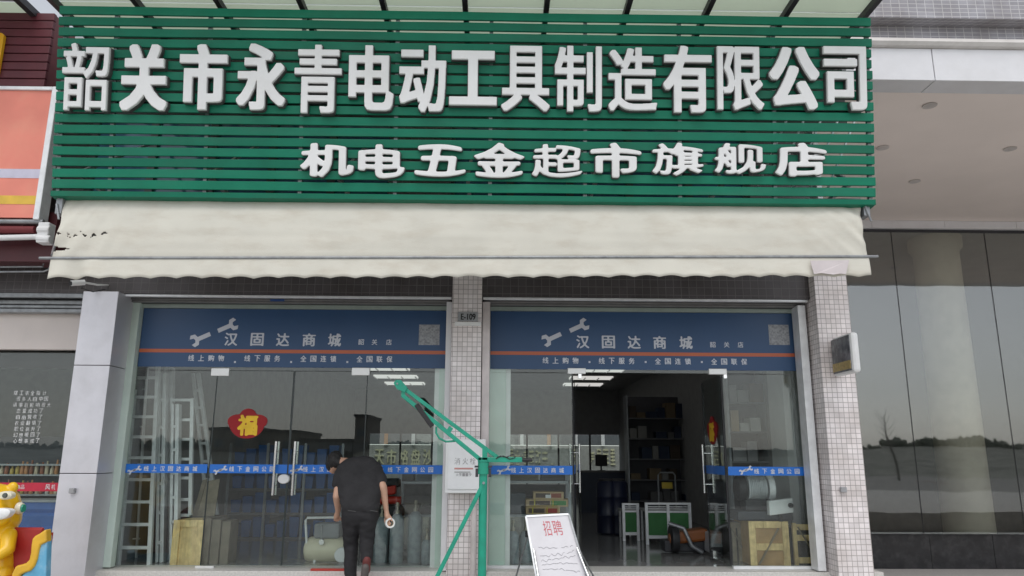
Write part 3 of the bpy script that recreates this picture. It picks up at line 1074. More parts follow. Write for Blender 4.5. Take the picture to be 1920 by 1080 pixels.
def awp(s, t):                     # s along, t down
    top = aTL.lerp(aTR, s)
    bot = rL.lerp(rR, s)
    p = top.lerp(bot, t)
    d = 0.0
    d += -0.05 * math.sin(math.pi * t) * 1.0
    # diagonal creases at both ends
    for e, sg in ((1 - s, 1), (s, -1)):
        if e < 0.14:
            w = (1 - e / 0.14)
            c_ = e * 9.2 + (t * 0.75 if sg > 0 else t * 0.35)
            d += 0.075 * w * w * noise.noise(Vector((c_ * 6.5 + 3 * sg, t * 1.3 + 5 * sg, 2.2))) * (0.35 + t * (1 - t) * 2.4)
    d += 0.010 * noise.noise(Vector((s * 26, t * 1.5, 3))) + 0.006 * noise.noise(Vector((s * 6, t * 7, 9)))
    p.y += d
    p.x += (0.05 * math.sin(math.pi * t) if s < 0.5 else -0.05 * math.sin(math.pi * t)) * (abs(s - .5) * 2) ** 12
    return p


NA, NX, NT = 130, 340, 64


def s_of(i):                       # columns packed closer at the torn end
    return 0.085 * i / NA if i <= NA else 0.085 + 0.915 * (i - NA) / (NX - NA)


mb = MB()
vs = [awp(s_of(i), j / NT) for j in range(NT + 1) for i in range(NX + 1)]
fs = []
for j in range(NT):
    for i in range(NX):
        s, t = s_of(i + .5), (j + .5) / NT
        x = s * 9.7
        hole = False
        if x < 0.19 - abs(t - 0.85) * 4.6 + 0.07 * noise.noise(Vector((t * 40, 3, 8))) + 0.03 * noise.noise(Vector((t * 90, 1, 8))):
            hole = True            # the torn-away end above the rod
        if x < 0.62 and abs(t - (0.62 + 0.10 * noise.noise(Vector((x * 9, 1, 1))))) < 0.026 and noise.noise(Vector((x * 17, t * 26, 5))) > 0.12:
            hole = True            # small rips
        if not hole:
            fs.append((j * (NX + 1) + i, j * (NX + 1) + i + 1, (j + 1) * (NX + 1) + i + 1, (j + 1) * (NX + 1) + i))
mb.add(vs, fs)
cv = mb.build('canvas', M_CANVAS, aw, smooth=True, fix=False)
cv.modifiers.clear()
md = cv.modifiers.new('thick', 'SOLIDIFY')
md.thickness = 0.004
# valance
mb = MB()
NV = 500
vs, fs = [], []
for i in range(NV + 1):
    s = i / NV
    a = rL.lerp(rR, s)
    drop = P(97, 521, 7.75).z * (1 - s) + P(1628, 517, 7.75).z * s
    sc_ = 0.021 * abs(math.sin(s * math.pi * 9.9 / 0.30 * 0.985)) - 0.014
    sag = 0.015 * noise.noise(Vector((s * 9, 2, 2)))
    for k in range(7):
        t = k / 6
        z = a.z + 0.012 + (drop + (sc_ + sag) - a.z - 0.012) * t
        y = a.y - 0.012 - 0.015 * t + 0.020 * t * noise.noise(Vector((s * 38, t, 7))) + (0.05 * math.exp(-((s - 0.03) / 0.012) ** 2) - 0.04 * math.exp(-((s - 0.05) / 0.01) ** 2)) * t
        vs.append((a.x, y, z))
for i in range(NV):
    for k in range(6):
        fs.append((i * 7 + k, i * 7 + 7 + k, i * 7 + 8 + k, i * 7 + k + 1))
vl = mb.add(vs, fs).build('valance', M_CANVAS, aw, smooth=True, fix=False)
vl.modifiers.clear()
md = vl.modifiers.new('thick', 'SOLIDIFY')
md.thickness = 0.003
MB().tube([P(74, 484, 7.755), P(1646, 481, 7.755)], 0.016, 12).build('front_rod', M_STEEL, aw, smooth=True)
MB().tube([P(122, 374, 7.91), P(1612, 378, 7.91)], 0.035, 12).build('roller', M_STEEL, aw, smooth=True)
mb = MB()
for s0 in (0.268, 0.525, 0.77):    # sewn seams between the canvas widths
    for j in range(20):
        a_, b_ = awp(s0, j / 20), awp(s0, (j + 1) / 20)
        w_ = Vector((0.02, 0, 0))
        o_ = Vector((0, -0.0035, 0))
        mb.add([a_ - w_ + o_, a_ + w_ + o_, b_ + w_ + o_, b_ - w_ + o_], [(0, 1, 2, 3)])
mb.build('seam', M_CANVAS, aw, fix=False)
# cloth patch hanging in front of the right pillar
mb = MB()
q = [P(1519, 489, 7.71), P(1592, 488, 7.71), P(1586, 514, 7.70), P(1575, 513, 7.695), P(1562, 515, 7.69), P(1540, 512, 7.695), P(1526, 514, 7.70)]
mb.add(q, [tuple(range(7))])
pt = mb.build('sewn_patch', mat('pinkish_cloth', (0.62, 0.56, 0.56), 0.85, var=0.05), aw, fix=False)
md = pt.modifiers.new('thick', 'SOLIDIFY')
md.thickness = 0.004
for px, py in ((1622, 392), (114, 388)):
    q = P(px, py, 7.85)
    mb = MB().box(q.x - 0.035, q.x + 0.035, 7.81, 7.97, q.z - 0.09, q.z + 0.09)
    mb.tube([(q.x - 0.02, 7.80, q.z + 0.02), (q.x + 0.03, 7.80, q.z - 0.16)], 0.012)
    mb.build('end_bracket', M_STEEL, aw, bevel=0.006)
for i, pxj in enumerate((108, 900, 1560)):     # folding arms behind the canvas
    a, b = P(pxj, 440, 9.3), P(pxj - 10, 478, 7.83)
    mb = MB().tube([a, b], 0.016)
    mb.tube([a, (a.x, UW if False else 9.358, a.z)], 0.02)
    mb.build('arm', M_STEEL, aw, smooth=True)

# camera under the awning
q = P(150, 530, 8.95)
cm = thing('security_camera', 'small security camera under the left end of the cream awning', 'camera', (q.x, q.y, q.z))
d = Vector((-0.6, -0.75, -0.25)).normalized()
MB().tube([q - d * 0.05, q + d * 0.10], 0.035, 14).build('housing', M_WHITE, cm, smooth=True)
MB().tube([q + d * 0.101, q + d * 0.115], 0.026, 14).build('lens', M_BLACK, cm, smooth=True)
MB().tube([q - d * 0.04, q + Vector((0.1, 0.2, 0.02)), q + Vector((0.13, 0.40, 0.06))], 0.012, 8).build('mount_arm', M_WHITE, cm, smooth=True)
MB().tube([q + Vector((0.12, 0.36, 0.0)), q + Vector((0.06, 0.2, -0.07)), q + Vector((0.0, 0.05, -0.06)), q - d * 0.05], 0.006, 6).build('cable', M_BLACK, cm, smooth=True)

# ================================================================ NEIGHBOUR SHOP ON THE LEFT
nb = thing('neighbour_shop', 'neighbouring shop front with maroon siding and dark window at left', 'shop', (-7.5, 9.0, 0))
YM = 8.72
mx0, mx1 = -12.0, P(92, 95, YM).x
zt_, zb_ = P(50, 23, YM).z, P(50, 163, YM).z
nbz = 9
for i in range(nbz):
    z1 = zt_ + (zb_ - zt_) * i / nbz
    z0 = zt_ + (zb_ - zt_) * (i + 1) / nbz
    B(mx0, mx1, YM, YM + 0.06, z0 + 0.006, z1 - 0.006).build('siding_board', M_MAROON, nb, bevel=0.008)
B(mx0, mx1 - 0.01, YM + 0.035, YM + 0.5, zb_ - 1.85, zt_ - 0.01).build('siding_back', mat('maroon_backing', (0.16, 0.05, 0.055), 0.6), nb)  # paler maroon sheet showing between the boards
# yellow letter plate on the siding
q0, q1_ = P(11, 64, YM - 0.02), P(11, 144, YM - 0.02)
r_ = 0.05
w_ = 1.2
zc0, zc1 = q1_.z, q0.z
pts = []
for cx, cz, a0 in ((q0.x - r_, zc1 - r_, 0), (q0.x - w_, zc1 - r_, 90), (q0.x - w_, zc0 + r_, 180), (q0.x - r_, zc0 + r_, 270)):
    for k in range(5):
        a = R(a0 + k * 22.5)
        pts.append((cx + r_ * math.cos(a), cz + r_ * math.sin(a)))
MB().prism(pts, YM - 0.05, YM - 0.004).build('yellow_plate', M_YELLOW, nb)
# coral lightbox
lb = thing('lightbox_sign', 'coral lightbox sign with lavender and yellow stripes in a silver frame', 'sign', (-6.4, 8.55, P(40, 410, 8.55).z))
YL = 8.58
lbx1 = P(80, 300, YL).x
lz1, lz0 = P(40, 170, YL).z, P(40, 408, YL).z
B(-11, lbx1, YL, YL + 0.12, lz0, lz1).build('print_panel', M_CORAL, lb)
B(-11, lbx1, YL - 0.004, YL - 0.001, P(40, 334, YL).z, P(40, 317, YL).z).build('lavender_stripe', mat('lavender', (0.60, 0.58, 0.70), 0.5), lb)
B(-11, lbx1, YL - 0.004, YL - 0.001, P(40, 383, YL).z, P(40, 367, YL).z).build('yellow_stripe', mat('warm_yellow', (0.75, 0.48, 0.06), 0.5), lb)
mb = MB().box(lbx1 + 0.002, lbx1 + 0.075, YL - 0.03, YL + 0.16, lz0 - 0.03, lz1 + 0.05)
mb.build('frame', M_ALU, lb, bevel=0.01)
B(-11, lbx1, YL - 0.025, YL + 0.14, lz1 + 0.002, lz1 + 0.05).build('frame', M_ALU, lb, bevel=0.008)
# folded awning cassette below the lightbox
fa = thing('folded_awning', 'folded dark red awning cassette with white arms below the coral lightbox', 'awning', (-6.4, 8.7, P(40, 480, 8.7).z))
z = P(40, 424, 8.62).z
MB().tube([(-11, 8.60, P(0, 417, 8.6).z), P(82, 416, 8.60)], 0.03).build('front_bar', M_STEEL, fa, smooth=True)
MB().tube([(-11, 8.62, P(0, 433, 8.62).z), P(66, 431, 8.62)], 0.045).build('cloth_roll', mat('dark_red_cloth', (0.17, 0.025, 0.03), 0.7), fa, smooth=True)
MB().tube([P(-120, 449, 8.62), P(76, 444, 8.62)], 0.034).build('arm', M_WHITE, fa, smooth=True)
mb = MB().box(P(78, 430, 8.6).x, P(99, 430, 8.6).x, 8.52, 8.66, P(90, 458, 8.6).z, P(90, 420, 8.6).z)
mb.tube([P(72, 431, 8.55), P(95, 431, 8.55)], 0.05)
mb.tube([P(70, 447, 8.55), P(95, 449, 8.55)], 0.045)
mb.build('end_bracket', M_WHITE, fa, bevel=0.012)
B(-11, P(104, 470, 8.85).x, 8.8, 9.1, P(40, 492, 8.85).z, P(40, 400, 8.85).z).build('cassette', mat('dark_maroon', (0.075, 0.012, 0.016), 0.5), fa)
MB().tube([P(-200, 511, 8.9), P(82, 509, 8.9), P(90, 506, 8.9), P(95, 494, 8.9)], 0.012, 8).build('conduit', M_STEEL, fa, smooth=True)
MB().tube([P(-200, 502, 8.9), P(80, 500, 8.9), P(82, 494, 8.9)], 0.012, 8).build('conduit', M_STEEL, fa, smooth=True)
# lintel rail, shutter grooves, cream fascia, window
B(-13, kx0 - 0.004, 9.37, 9.43, Z_BB - 0.055, Z_BB - 0.004).build('lintel_rail', M_STEEL, nb)
for i, (a, b) in enumerate(((562, 570), (571, 577), (578, 586))):
    B(-13, kx0 - 0.004, 9.50 + 0.012 * (i % 2), 9.6, P(50, b, 9.5).z, P(50, a, 9.5).z).build('shutter_slat', M_STEEL, nb, bevel=0.01)
B(-13, kx0 - 0.004, 9.62, 9.72, P(50, 655, 9.62).z, P(50, 587, 9.62).z).build('fascia', mat('pale_pink_fascia', (0.72, 0.65, 0.61), 0.7, var=0.06, vscale=2), nb)
NBY = 9.80
wz = P(50, 655, NBY).z
B(-13, kx0 - 0.002, NBY - 0.006, NBY + 0.006, 0.03, wz).build('window_pane', M_GLASS, nb)
B(-13, kx0 + 0.2, 9.45, 9.9, -0.4, 0.025).build('sill', M_SILL, nb)
# dark scalloped pelmet behind the glass
mb = MB()
vs, fs = [], []
ztop = wz
for i in range(161):
    x = -11 + (kx0 + 11) * i / 160
    vs += [(x, 9.9, ztop), (x, 9.9, P(50, 690, 9.9).z - 0.018 * abs(math.sin(i * math.pi / 6.2)))]
for i in range(160):
    fs.append((2 * i, 2 * i + 1, 2 * i + 3, 2 * i + 2))
pl = mb.add(vs, fs).build('pelmet', mat('black_cloth', (0.03, 0.025, 0.025), 0.8), nb, fix=False)
md = pl.modifiers.new('thick', 'SOLIDIFY')
md.thickness = 0.004
# handwriting on the pane
LINES = ['摆工农全指计', '很多人自中国', '请事后影响很大', '恋爱成功了', '自由营收了', '农业翻情了', '职位高升了', '幻想暖四了', '心想事成了']
mb = MB()
for r, s in enumerate(LINES):
    py = 737 + r * 11.2
    ind = (27, 31, 25, 32, 31, 29, 27, 26, 25)[r]
    for i, ch in enumerate(s):
        px = ind + i * 10.6 + random.uniform(-.6, .6)
        j = random.uniform(-.7, .7)
        put_glyph(mb, ch, flat(NBY - 0.007), P(px, py, NBY).x, P(px + 7.4, py, NBY).x, P(px, py + 4.2 + j, NBY).z, P(px, py - 4.2 + j, NBY).z, 0, 0.002, 0.006)
tag(mb.build('handwriting', mat('white_marker', (0.75, 0.75, 0.75), 0.7), nb), kind='stuff')
# red film with white letters
fz0, fz1 = P(70, 921, NBY).z, P(70, 905, NBY).z
rf = B(-13, kx0 - 0.01, NBY - 0.0105, NBY - 0.0075, fz0, fz1).build('red_strip', mat('red_film', (0.52, 0.02, 0.05), 0.4), nb)
mb = MB()
for i, ch in enumerate('风机商品'):
    px = (10, 21, 32, 40)[i]
    put_glyph(mb, ch, flat(NBY - 0.011), P(px, 913, NBY).x, P(px + 7, 913, NBY).x, P(px, 917, NBY).z, P(px, 909, NBY).z, 0, 0.002, 0.01)
put_glyph(mb, '风', flat(NBY - 0.011), P(86, 913, NBY).x, P(95, 913, NBY).x, P(86, 918, NBY).z, P(86, 908, NBY).z, 0, 0.002, 0.014)
put_glyph(mb, '机', flat(NBY - 0.011), P(97, 913, NBY).x, P(105, 913, NBY).x, P(86, 918, NBY).z, P(86, 908, NBY).z, 0, 0.002, 0.014)
tag(mb.build('strip_lettering', MATS['white_marker'], rf), kind='stuff')
# inside of the neighbour shop
B(-13, XL - 0.285, 14.0, 14.2, 0, 3.5).build('back_wall', M_INW, nb)
B(-13, XL - 0.285, 9.9, 14.0, -0.05, 0.0).build('floor', M_FLOOR, nb)
B(-13, XL - 0.285, 9.95, 14.0, 3.5, 3.6).build('ceiling', MATS['grey_ceiling'], nb)
B(-13.2, -13, 9.5, 14.0, 0, 6).build('side_wall', M_INW, nb)
sh = thing('display_shelf', 'grey shelf of bottles inside the dark left shop window', 'shelf', (-6.6, 10.6, 0))
for py in (889, 926, 870):
    z = P(60, py, 10.5).z
    B(-9, XL - 0.5, 10.4, 10.75, z - 0.02, z).build('board', mat('shelf_grey', (0.40, 0.41, 0.42), 0.5), sh)
B(-9, XL - 0.5, 10.76, 10.79, 0, 1.6).build('back_panel', mat('shelf_back', (0.08, 0.08, 0.09), 0.7), sh)
for x in (-9, XL - 0.52):
    B(x - 0.02, x + 0.02, 10.4, 10.76, 0, 1.62).build('upright', MATS['shelf_grey'], sh)
bt = None
cols = [(0.55, 0.25, 0.10), (0.6, 0.5, 0.35), (0.30, 0.10, 0.05), (0.55, 0.54, 0.5), (0.5, 0.36, 0.08)]
NAMES = ['amber', 'beige', 'brown', 'white', 'ochre']
for r, py in enumerate((889, 926)):
    z = P(60, py, 10.5).z + 0.001
    for i in range(13):
        px = -4 + i * 9.3 + random.uniform(-1.5, 1.5)
        x = P(px, py, 10.5).x
        if x > XL - 0.6:
            continue
        k = random.randrange(5)
        h = random.uniform(0.10, 0.19)
        o = MB().lathe([(0.024, 0), (0.026, 0.01), (0.026, h * .6), (0.012, h * .78), (0.012, h)], (x, 10.47, z), 10).build('bottle', mat(NAMES[k] + '_bottle', cols[k], 0.35), None, smooth=True)
        tag(o, 'small %s bottle on the %s shelf in the left shop window' % (NAMES[k], ('upper', 'lower')[r]), 'bottle', 'bottles on the left shop shelves')
# blue cloth covered table behind the bear
q0, q1_ = P(30, 942, 9.95), P(112, 990, 9.95)
tb = thing('blue_counter', 'blue covered counter behind the red-lettered window strip', 'counter', ((q0.x + q1_.x) / 2, 10.1, 0))
mb = MB()
prof = [(9.92, 0.0), (9.92, q1_.z), (9.955, q1_.z + .02), (9.93, (q0.z + q1_.z) / 2), (9.965, (q0.z + q1_.z) / 2 + .03), (9.94, q0.z - .08), (9.96, q0.z), (10.3, q0.z), (10.3, 0)]
vs = [(x, y, z) for x in (-9, XL - .35) for y, z in prof]
k = len(prof)
mb.add(vs, [tuple(range(k)), tuple(range(2 * k - 1, k - 1, -1))] + [(i, (i + 1) % k, (i + 1) % k + k, i + k) for i in range(k)]).build('cover', mat('blue_cloth', (0.012, 0.09, 0.33), 0.6, var=0.2, vscale=5), tb)
B(-9, XL - .36, 9.95, 10.31, q0.z + .002, q0.z + .03).build('counter_top', mat('shelf_grey', (0.4, .41, .42)), tb)

# canopy of the neighbour, upper left corner
nc = thing('neighbour_canopy', 'grey canopy on dark ribs above the maroon siding', 'canopy', (-7, UW, ZCAN + 0.1))
zc = 6.92
for i in range(4):
    x = PZ(60 - 150 * i, 18, zc).x
    B(x - 0.04, x + 0.04, 7.3, UW - 0.005, zc - 0.07, zc + 0.02).build('rib', M_DARKSTEEL, nc)
    B(x - 1.0, x - 0.05, 7.4, 8.55, zc + 0.03, zc + 0.045).build('panel', mat('grey_canopy_sheet', (0.42, 0.43, 0.45), 0.5), nc)
    B(x - 1.0, x - 0.05, 8.58, UW - .02, zc + 0.03, zc + 0.045).build('panel', M_FROST, nc)

# ================================================================ BUILDING ON THE RIGHT
ob = thing('office_building', 'pale building with deep porch and dark glass wall at right', 'building', (9, 9, 0))
OX0, OX1 = XRP + 0.03, 30.0
YN = 8.72
zn0 = P(1780, 151, YN).z           # lower edge of the white panels = porch ceiling
zn1 = P(1780, 92, YN).z
jx = P(1750, 120, YN).x
B(OX0, jx - 0.006, YN, YN + 0.35, zn0, zn1).build('white_panel', M_PANELW, ob, bevel=0.006)
x = jx
while x < OX1:
    B(x + 0.006, x + 3.3, YN, YN + 0.35, zn0, zn1).build('white_panel', M_PANELW, ob, bevel=0.006)
    x += 3.306
# rounded cornice above the panels
mb = MB()
zc1 = P(1780, 76, YN).z
prof = [(YN + 0.02, zn1 + .004), (YN - 0.05, zn1 + 0.02), (YN - 0.08, (zn1 + zc1) / 2), (YN - 0.05, zc1), (YN + 0.35, zc1), (YN + 0.35, zn1 + .004)]
vs = [(x, y, z) for x in (OX0, OX1) for y, z in prof]
k = len(prof)
mb.add(vs, [tuple(range(k)), tuple(range(2 * k - 1, k - 1, -1))] + [(i, (i + 1) % k, (i + 1) % k + k, i + k) for i in range(k)]).build('cornice', mat('pale_stone_trim', (0.66, 0.63, 0.60), 0.6, var=0.06, stain=(0.3, 0.28, 0.26), samt=0.5, sscale=3), ob)
zt2 = P(1780, 50, YN + 0.05).z
B(OX0, OX1, YN + 0.05, YN + 0.6, zc1 + 0.003, zt2).build('tiled_band', M_TILEG, ob)
# tiled upper wall hanging further out, its underside in shade
zu = zt2 + 0.003
yu = PZ(1780, 34, zu).y
B(OX0, OX1, yu, YN + 0.7, zu, zu + 3.0).build('upper_wall', M_TILEG, ob)
# porch ceiling and glass wall
YR = PZ(1780, 416, zn0).y
B(OX0 + .002, OX1, YN + 0.352, YR + 0.4, zn0 + 0.01, zn0 + 0.2).build('porch_ceiling', M_SOFFIT, ob)
B(XRP + 0.03, XRP + 0.10, 9.85, YR + 0.2, -0.75, zn0 + 0.008).build('party_wall', M_PANELW, ob)
for px, py in ((1743, 198), (1655, 277), (1894, 279), (1715, 340), (1990, 200), (2150, 280)):
    q = PZ(px, py, zn0)
    MB().lathe([(0.095, 0), (0.095, 0.012), (0.07, 0.013), (0.065, 0.03)], (q.x, q.y, zn0 - 0.008), 24).build('downlight', mat('downlight_grey', (0.60, 0.55, 0.52), 0.4), ob)
zh1, zh0 = zn0 + 0.008, P(1780, 430, YR).z
x = P(1730, 425, YR).x - 2.6
x = max(x, XRP + .1)
edges = [XRP + 0.1] + [P(1633, 425, YR).x, P(1769, 425, YR).x, P(1903, 425, YR).x] + [P(1903, 425, YR).x + 1.35 * i for i in range(1, 12)]
for a, b in zip(edges[:-1], edges[1:]):
    if b - a > 0.05:
        B(a + 0.004, b - 0.004, YR - 0.05, YR + 0.25, zh0, zh1 - .005).build('head_panel', M_PANELW, ob)
zbs, zbb = P(1780, 1002, YR).z, P(1780, 1066, YR).z
gxs = [XRP + 0.1] + [P(1673, 440, YR).x, P(1848, 440, YR).x]
gxs += [gxs[-1] + (gxs[2] - gxs[1]) * i for i in range(1, 9)]
B(gxs[0], gxs[-1], YR + 0.03, YR + 0.06, zh0 - 0.06, zh0 - .002).build('head_frame', M_DARKSTEEL, ob)
for a, b in zip(gxs[:-1], gxs[1:]):
    gp = B(a + 0.008, b - 0.008, YR + 0.04, YR + 0.052, zbs + 0.02, zh0 - 0.062).build('glass_pane', M_GLASSR, ob)
    B(b - 0.006, b + 0.006, YR + 0.036, YR + 0.06, zbs + .02, zh0 - .062).build('joint', M_BLACK, gp)
x = gxs[0]
while x < OX1 - 8:
    B(x + 0.003, x + 1.197, YR - 0.06, YR + 0.2, zbb, zbs).build('marble_slab', M_MARBLE, ob, bevel=0.004)
    x += 1.2
B(gxs[0], OX1 - 6, YR - 0.10, YR + 0.2, zbs + 0.002, zbs + 0.018).build('marble_cap', M_MARBLE, ob)
tag(B(XRP + 0.03, 60, 8.21, YR - 0.061, zbb - 0.4, zbb).build('porch_floor', mat('pale_granite_floor', (0.72, 0.69, 0.66), 0.5, var=0.1, vscale=30)), kind='structure')
# dim hall behind the dark glass
B(XRP + 0.1, OX1, YR + 6, YR + 6.2, zbb, zn0 + .3).build('hall_wall', mat('dark_hall_wall', (.08, .078, .075), .8), ob)
B(XRP + 0.1, OX1, YR + 0.21, YR + 6, zbb - .1, zbb + 0.02).build('hall_floor', M_FLOOR, ob)
B(XRP + 0.1, OX1, YR + 0.41, YR + 6.2, zn0 + 0.012, zn0 + 0.3).build('hall_ceiling', M_PLASTER, ob)
B(OX1, OX1 + .2, YR, YR + 6.2, zbb, zn0 + .3).build('hall_wall', mat('dark_hall_wall', (.08, .078, .075), .8), ob)
# round column in the hall behind the dark glass
q = P(1806, 900, YR + 1.3)
for k, xx in enumerate((q.x, q.x + 6.5)):
    mb = MB().lathe([(0.50, 0), (0.48, 0.1), (0.46, zn0 - zbb - 0.35), (0.54, zn0 - zbb - .25), (0.54, zn0 - zbb + .005)], (xx, YR + 1.3, zbb + .021), 40)
    mb.build('round_column', mat('cream_stone_column', (0.66, 0.60, 0.50), 0.5, var=0.1, vscale=3), ob, smooth=True)

# lightbox on the right pillar
lx = P(1597, 660, 8.62).x
bxs = thing('blade_lightbox', 'small white blade lightbox with dark picture face on the right pillar', 'lightbox', (lx, 8.9, P(1580, 700, 8.9).z))
zb0, zb1 = P(1597, 698, 8.62).z, P(1597, 622, 8.62).z
mb = MB().box(lx + 0.004, lx + 0.10, 8.62, 9.16, zb0, zb1)
mb.build('casing', M_WHITE, bxs, bevel=0.035)
B(lx - 0.006, lx + 0.003, 8.655, 9.13, zb0 + 0.03, zb1 - 0.03).build('picture_face', mat('dark_photo_print', (0.13, 0.135, 0.145), 0.25, var=0.5, vscale=9, stain=(0.30, 0.30, 0.32), samt=0.8, sscale=9), bxs)
B(lx - 0.010, lx - 0.007, 8.655, 9.13, zb0 + 0.05, zb0 + 0.15).build('yellow_band', mat('ochre_print', (0.42, 0.31, 0.12), 0.4, var=0.3, vscale=30), bxs)
B(lx + 0.03, lx + 0.07, 9.161, 9.179, zb0 + .1, zb1 - .1).build('wall_plate', M_DARKSTEEL, bxs)

# ================================================================ THINGS IN FRONT OF THE SHOP
# hydrant cabinet on the centre pillar
YH = 9.12
a, b = P(836, 828, YH), P(905, 925, YH)
hc = thing('hydrant_cabinet', 'white fire hydrant cabinet with faded lettering on the centre pillar', 'cabinet', ((a.x + b.x) / 2, 9.2, b.z))
B(a.x, b.x + 0.03, YH, YP - 0.045, b.z, a.z + 0.03).build('casing', M_WHITE, hc, bevel=0.008)
B(a.x + 0.03, b.x - 0.03, YH - 0.014, YH - 0.002, b.z + 0.045, a.z - 0.03).build('door', mat('white_cabinet_door', (0.80, 0.80, 0.81), 0.4, var=0.04, stain=(.62, .61, .60), samt=.4), hc, bevel=0.004)
mb = MB()
for ch, px in zip('消火栓', (852, 867, 881)):
    put_glyph(mb, ch, flat(YH - 0.0145), P(px, 865, YH).x, P(px + 11, 865, YH).x, P(px, 871, YH).z, P(px, 858, YH).z, 0, 0.002, -0.004)
for i, ch in enumerate('火警119'):
    put_glyph(mb, ch, flat(YH - 0.0145), P(855 + i * 6, 890, YH).x, P(860 + i * 6, 890, YH).x, P(px, 893, YH).z, P(px, 887, YH).z, 0, 0.002, 0)
mb.build('lettering', mat('faded_grey_print', (0.36, 0.35, 0.36), 0.6), hc)
B(P(852, 878, YH).x, P(887, 878, YH).x, YH - 0.017, YH - 0.0145, P(860, 880, YH).z, P(860, 877, YH).z).build('red_line', mat('faded_red_print', (0.55, 0.26, 0.24), 0.6), hc)
B(P(852, 885, YH).x, P(882, 885, YH).x, YH - 0.017, YH - 0.0145, P(860, 886, YH).z, P(860, 884, YH).z).build('grey_line', mat('grey_print2', (0.4, 0.4, 0.4), 0.6), hc)

# green jib hoist
YJ = 8.35
def J(px, py, dy=0):
    return P(px, py, YJ + dy)
jp = J(906, 900)
hoist = thing('jib_hoist', 'green painted steel jib hoist with slanted double boom on a post', 'hoist', (jp.x, YJ, ZW))
top = J(906, 866)
MB().tube([(jp.x, YJ, ZW + 0.02), (jp.x, YJ, top.z)], 0.045, 20).build('post', M_MINT, hoist, smooth=True)
MB().tube([(jp.x, YJ, top.z - 0.13), (jp.x, YJ, top.z - 0.005)], 0.060, 20).build('collar', M_MINT, hoist, smooth=True)
MB().box(jp.x - 0.25, jp.x + 0.25, YJ - 0.25, YJ + 0.25, ZW + .002, ZW + 0.02).build('base_plate', M_MINT, hoist)
MB().tube([(jp.x, YJ, top.z + .0), (jp.x, YJ, top.z + 0.02)], 0.06, 16).build('pivot', M_MINT, hoist, smooth=True)
MB().bar(J(896, 862), J(979, 862), 0.05, 0.055).build('tail_bar', M_MINT, hoist, bevel=0.006)
MB().tube([J(979, 862.5), J(998, 862.5)], 0.020, 12).build('grip', M_BLACK, hoist, smooth=True)
MB().bar(J(757, 728), J(936, 860), 0.042, 0.045, up=(0, 1, 0)).build('upper_boom', M_MINT, hoist, bevel=0.005)
MB().bar(J(756, 742), J(902, 863), 0.045, 0.050, up=(0, 1, 0)).build('lower_boom', M_MINT, hoist, bevel=0.005)
MB().bar(J(757, 725), J(756, 745), 0.042, 0.042, up=(0, 1, 0)).build('link', M_MINT, hoist)
MB().bar(J(909, 838), J(909, 862), 0.055, 0.05, up=(0, 1, 0)).build('link', M_MINT, hoist)
MB().bar(J(846, 801), J(840, 811), 0.05, 0.04, up=(0, 1, 0)).build('link', M_MINT, hoist)
# boom head with its sheave
hd = [J(739, 719), J(743, 713), J(752, 713), J(764, 727), J(760, 736), J(745, 730)]
poly = [(p.x, p.z) for p in hd]
MB().prism(poly, YJ - 0.045, YJ - 0.025).build('head_plate', M_MINT, hoist)
MB().prism(poly, YJ + 0.025, YJ + 0.045).build('head_plate', M_MINT, hoist)
c = J(746, 720)
MB().lathe([(0.035, -0.022), (0.022, 0), (0.035, 0.022)], c, 20, 'Y').build('sheave', M_DARKSTEEL, hoist, smooth=True)
MB().lathe([(0.010, -0.055), (0.010, 0.055)], c, 10, 'Y').build('axle', M_STEEL, hoist)
# dark motor box in the boom and the bent stay under it
d_ = (J(813, 800) - J(782, 757)).normalized()
e_ = Vector((d_.z, 0, -d_.x))
MB().obox((J(797, 778) + e_ * 0.01), d_ * 0.15, e_ * 0.026, (0, 0.035, 0)).build('control_box', M_BLACK, hoist, bevel=0.008)
st = [J(818, 800), J(818, 812), J(824, 822), J(836, 828), J(852, 827), J(857, 825)]
MB().tube(st, 0.011, 10).build('stay', M_MINT, hoist, smooth=True)
br0, br1 = J(907, 905, -0.02), Vector((J(815, 1080).x - 0.09, YJ - 0.05, ZW + 0.02))
MB().bar(br0, br1, 0.044, 0.044, up=(0, 1, 0)).build('brace', M_MINT, hoist, bevel=0.006)
MB().bar((jp.x + .01, YJ + .05, J(907, 905).z), (jp.x + .01, YJ + 0.75, ZW + 0.02), 0.05, 0.05, up=(1, 0, 0)).build('brace', M_MINT, hoist, bevel=0.006)
MB().lathe([(0.014, -0.09), (0.014, -0.055)], J(907, 905), 10, 'Y').build('bolt', M_STEEL, hoist)
mb = MB()
for s_ in (-1, 1):
    mb.box(jp.x + s_ * 0.07 - 0.025, jp.x + s_ * 0.07 + 0.025, YJ - 0.03, YJ + 0.03, top.z - 0.06, top.z - 0.04)
    mb.box(jp.x + s_ * 0.07 - 0.015, jp.x + s_ * 0.07 + 0.015, YJ - 0.02, YJ + 0.02, top.z - 0.16, top.z - 0.07)
mb.build('clamp', M_DARKSTEEL, hoist)
cb = [J(930, 860, -.03), J(938, 855, -.03), J(950, 857, -.03), J(963, 852, -.03), J(966, 858, -.03), J(956, 861, -.03), J(944, 855, -.03), J(932, 857, -.03)]
MB().tube(cb, 0.005, 6).build('cable', M_BLACK, hoist, smooth=True)

